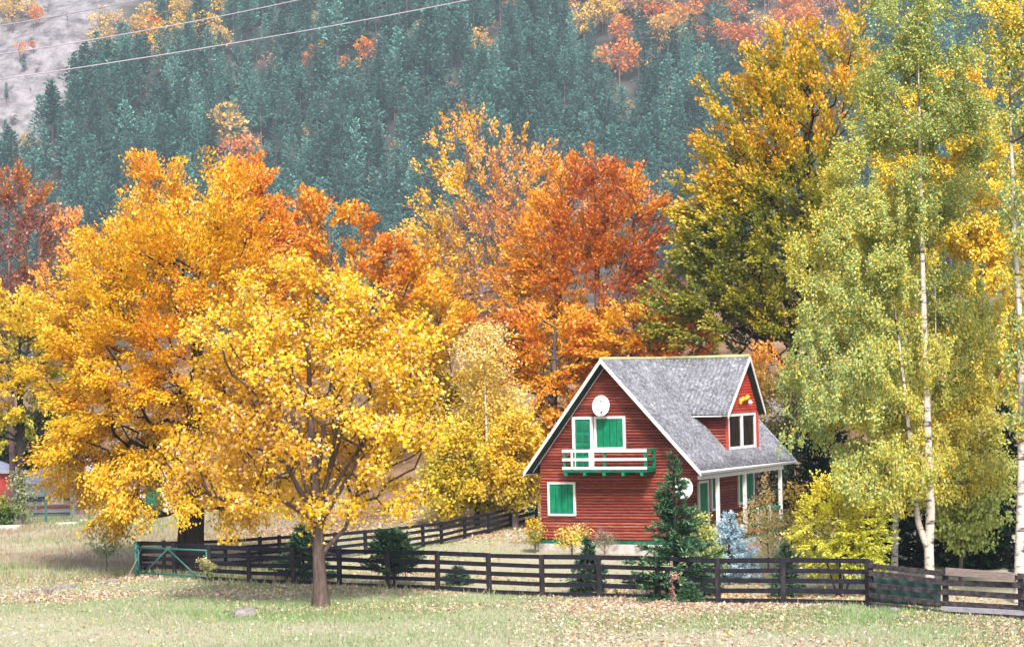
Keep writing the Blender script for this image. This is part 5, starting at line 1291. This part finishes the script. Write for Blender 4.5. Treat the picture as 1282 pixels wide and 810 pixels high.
# ------------------------------------------------------------------ grass and fallen leaves
def scatter(n, seed, x0, x1, y0, y1, dens):
    r = np.random.default_rng(seed)
    x = r.uniform(x0, x1, n); y = r.uniform(y0, y1, n)
    k = r.uniform(0, 1, n) < dens(x, y)
    return x[k], y[k], r
def nz2(x, y, f, seed): return wave(np.stack([x, y * 1.0, 0 * x], -1), f, seed)
def in_view(x, y): return (np.abs(x) < .2137 * y * 1.12 + 1)
def fence_y(x): return np.interp(x, [-14, -9.2, 7.85, 10.15, 13.8, 18], [86.8, 82, 70.7, 69.2, 65.4, 60.9])
def grass(name, label, n, seed, box, dens, h0, h1, pal, wide=1.0):
    x, y, r = scatter(n, seed, *box, dens); m = len(x)
    z = zg(x, y)
    ax = unit(np.stack([r.normal(size=m) * .5, r.normal(size=m) * .5, np.ones(m)], -1)); nr = unit(r.normal(size=(m, 3)) + np.array([0, -.4, 0]))
    patch = nz2(x, y, .5, seed + 1)
    sz = r.uniform(h0, h1, m) * (1 + .35 * patch)
    V, Fc = cards(np.stack([x, y, z - .01], -1), ax, nr, sz, 'blade')
    V = V.reshape(m, 3, 3); mid = V[:, 0:2].mean(1, keepdims=True); V[:, 0:2] = mid + (V[:, 0:2] - mid) * wide; V = V.reshape(-1, 3)
    c = palette(pal, .5 + .36 * patch + .2 * nz2(x, y, 1.7, seed + 2) + r.normal(size=m) * .24)
    tag(obj(name, mesh_np(name, V, Fc, cols=c, mats=[M['grass']])), label, "grass", None, "stuff")
PALEG = [(0, (.44, .38, .29)), (.3, (.40, .40, .27)), (.6, (.30, .37, .19)), (1, (.15, .28, .07))]
DRYG = [(0, (.30, .20, .15)), (.35, (.44, .35, .25)), (.7, (.40, .38, .23)), (1, (.22, .30, .12))]
grass("meadow_grass", "short pale grass of the open meadow in front of the fence", 300000, 5, (-19, 19, 58, 90), lambda x, y: in_view(x, y) * (y < fence_y(x) + .3) * np.clip((92 - y) / 20, .35, 1), .05, .16, PALEG, 1.0)
grass("wild_grass", "taller dry grass and weeds left of the gate", 130000, 6, (-30, -8, 80, 124), lambda x, y: in_view(x, y) * (y > fence_y(x) - 4 * ss(-14, -17, x) - .3) * (.35 + .65 * (nz2(x, y, .35, 60) > -.1)), .08, .32, DRYG, .8)
grass("fence_weeds", "ragged taller grass along the foot of the fence", 60000, 15, (-19, 19, 58, 90), lambda x, y: in_view(x, y) * (np.abs(y - fence_y(x)) < .45) * (nz2(x, y, 2.2, 66) > -.15), .10, .34, DRYG, .7)
grass("yard_grass", "grass of the fenced yard around the house", 110000, 7, (-14, 15, 67, 104), lambda x, y: in_view(x, y) * (y > fence_y(x) + .1), .04, .12, [(0, (.44, .38, .24)), (.4, (.38, .37, .16)), (.7, (.27, .34, .10)), (1, (.18, .30, .07))], 1.1)
def litter(name, label, n, seed, box, dens, size, pal):
    x, y, r = scatter(n, seed, *box, dens); m = len(x)
    p = np.stack([x, y, zg(x, y) + r.uniform(.005, .05, m)], -1)
    ax = unit(np.stack([r.normal(size=m), r.normal(size=m), r.normal(size=m) * .35], -1)); nr = unit(np.array([0, 0, 1.0]) + r.normal(size=(m, 3)) * .45)
    V, Fc = cards(p, ax, nr, size * r.uniform(.6, 1.25, m), 'maple')
    c = palette(pal, r.uniform(0, 1, m)) * r.uniform(.8, 1.15, (m, 1))
    tag(obj(name, mesh_np(name, V, Fc, cols=np.clip(c, 0, .9), mats=[M['litter']])), label, "fallen leaves", None, "stuff")
FALL = [(0, (.20, .10, .06)), (.15, (.38, .21, .14)), (.4, (.54, .39, .30)), (.75, (.64, .51, .42)), (.94, (.72, .60, .50)), (.97, (.82, .54, .04)), (1, (.84, .54, .02))]
def dens_front(x, y):
    d = fence_y(x) - y
    band = np.exp(-((y - (72.3 - .16 * (x + 6))) / .8) ** 2) * .8 * ss(-9, -6, x)
    strip = ss(-3, 4, x) * np.exp(-np.clip(d - 1.5, 0, 20) / 7.0) * .8
    near = np.exp(-np.abs(d) / 2.5) * .25
    left = np.exp(-((y - 78.5) / 1.4) ** 2) * .35 * (x < -6)
    return in_view(x, y) * (d > -.2) * np.clip(1.5 * (band + strip + near + left) * (.35 + .9 * (nz2(x, y, .9, 90) + .4)) + .025, 0, 1)
litter("fallen_leaves", "dry pale fallen leaves strewn along the outside of the fence", 380000, 8, (-19, 19, 58, 88), dens_front, .098, FALL)
litter("yard_leaves", "tan and orange fallen leaves inside the fenced yard", 70000, 9, (-15, 14, 68, 106), lambda x, y: in_view(x, y) * (y > fence_y(x) + .2) * np.clip(.18 + .5 * ss(90, 104, y) + .5 * (nz2(x, y, .6, 91)), .03, 1), .12, [(0, (.30, .13, .06)), (.3, (.55, .30, .13)), (.7, (.62, .45, .32)), (.9, (.66, .54, .42)), (1, (.80, .48, .03))])

# ------------------------------------------------------------------ haze: thin even air round everything
hz, hn, hl, hb_ = newmat("haze_air")
hn.remove(hb_)
pv = hn.new("ShaderNodeVolumePrincipled"); pv.inputs["Color"].default_value = (0.72, 0.88, 1.0, 1); pv.inputs["Density"].default_value = 0.00016
pv.inputs["Anisotropy"].default_value = 0.0
hl.new(pv.outputs[0], hn["Material Output"].inputs["Volume"])
HAZE = True
if HAZE:
    q = MB(); q.box((-330, -20, -1.6), (330, 1150, 260)); ho = q.build("haze", hz); tag(ho, kind="stuff")
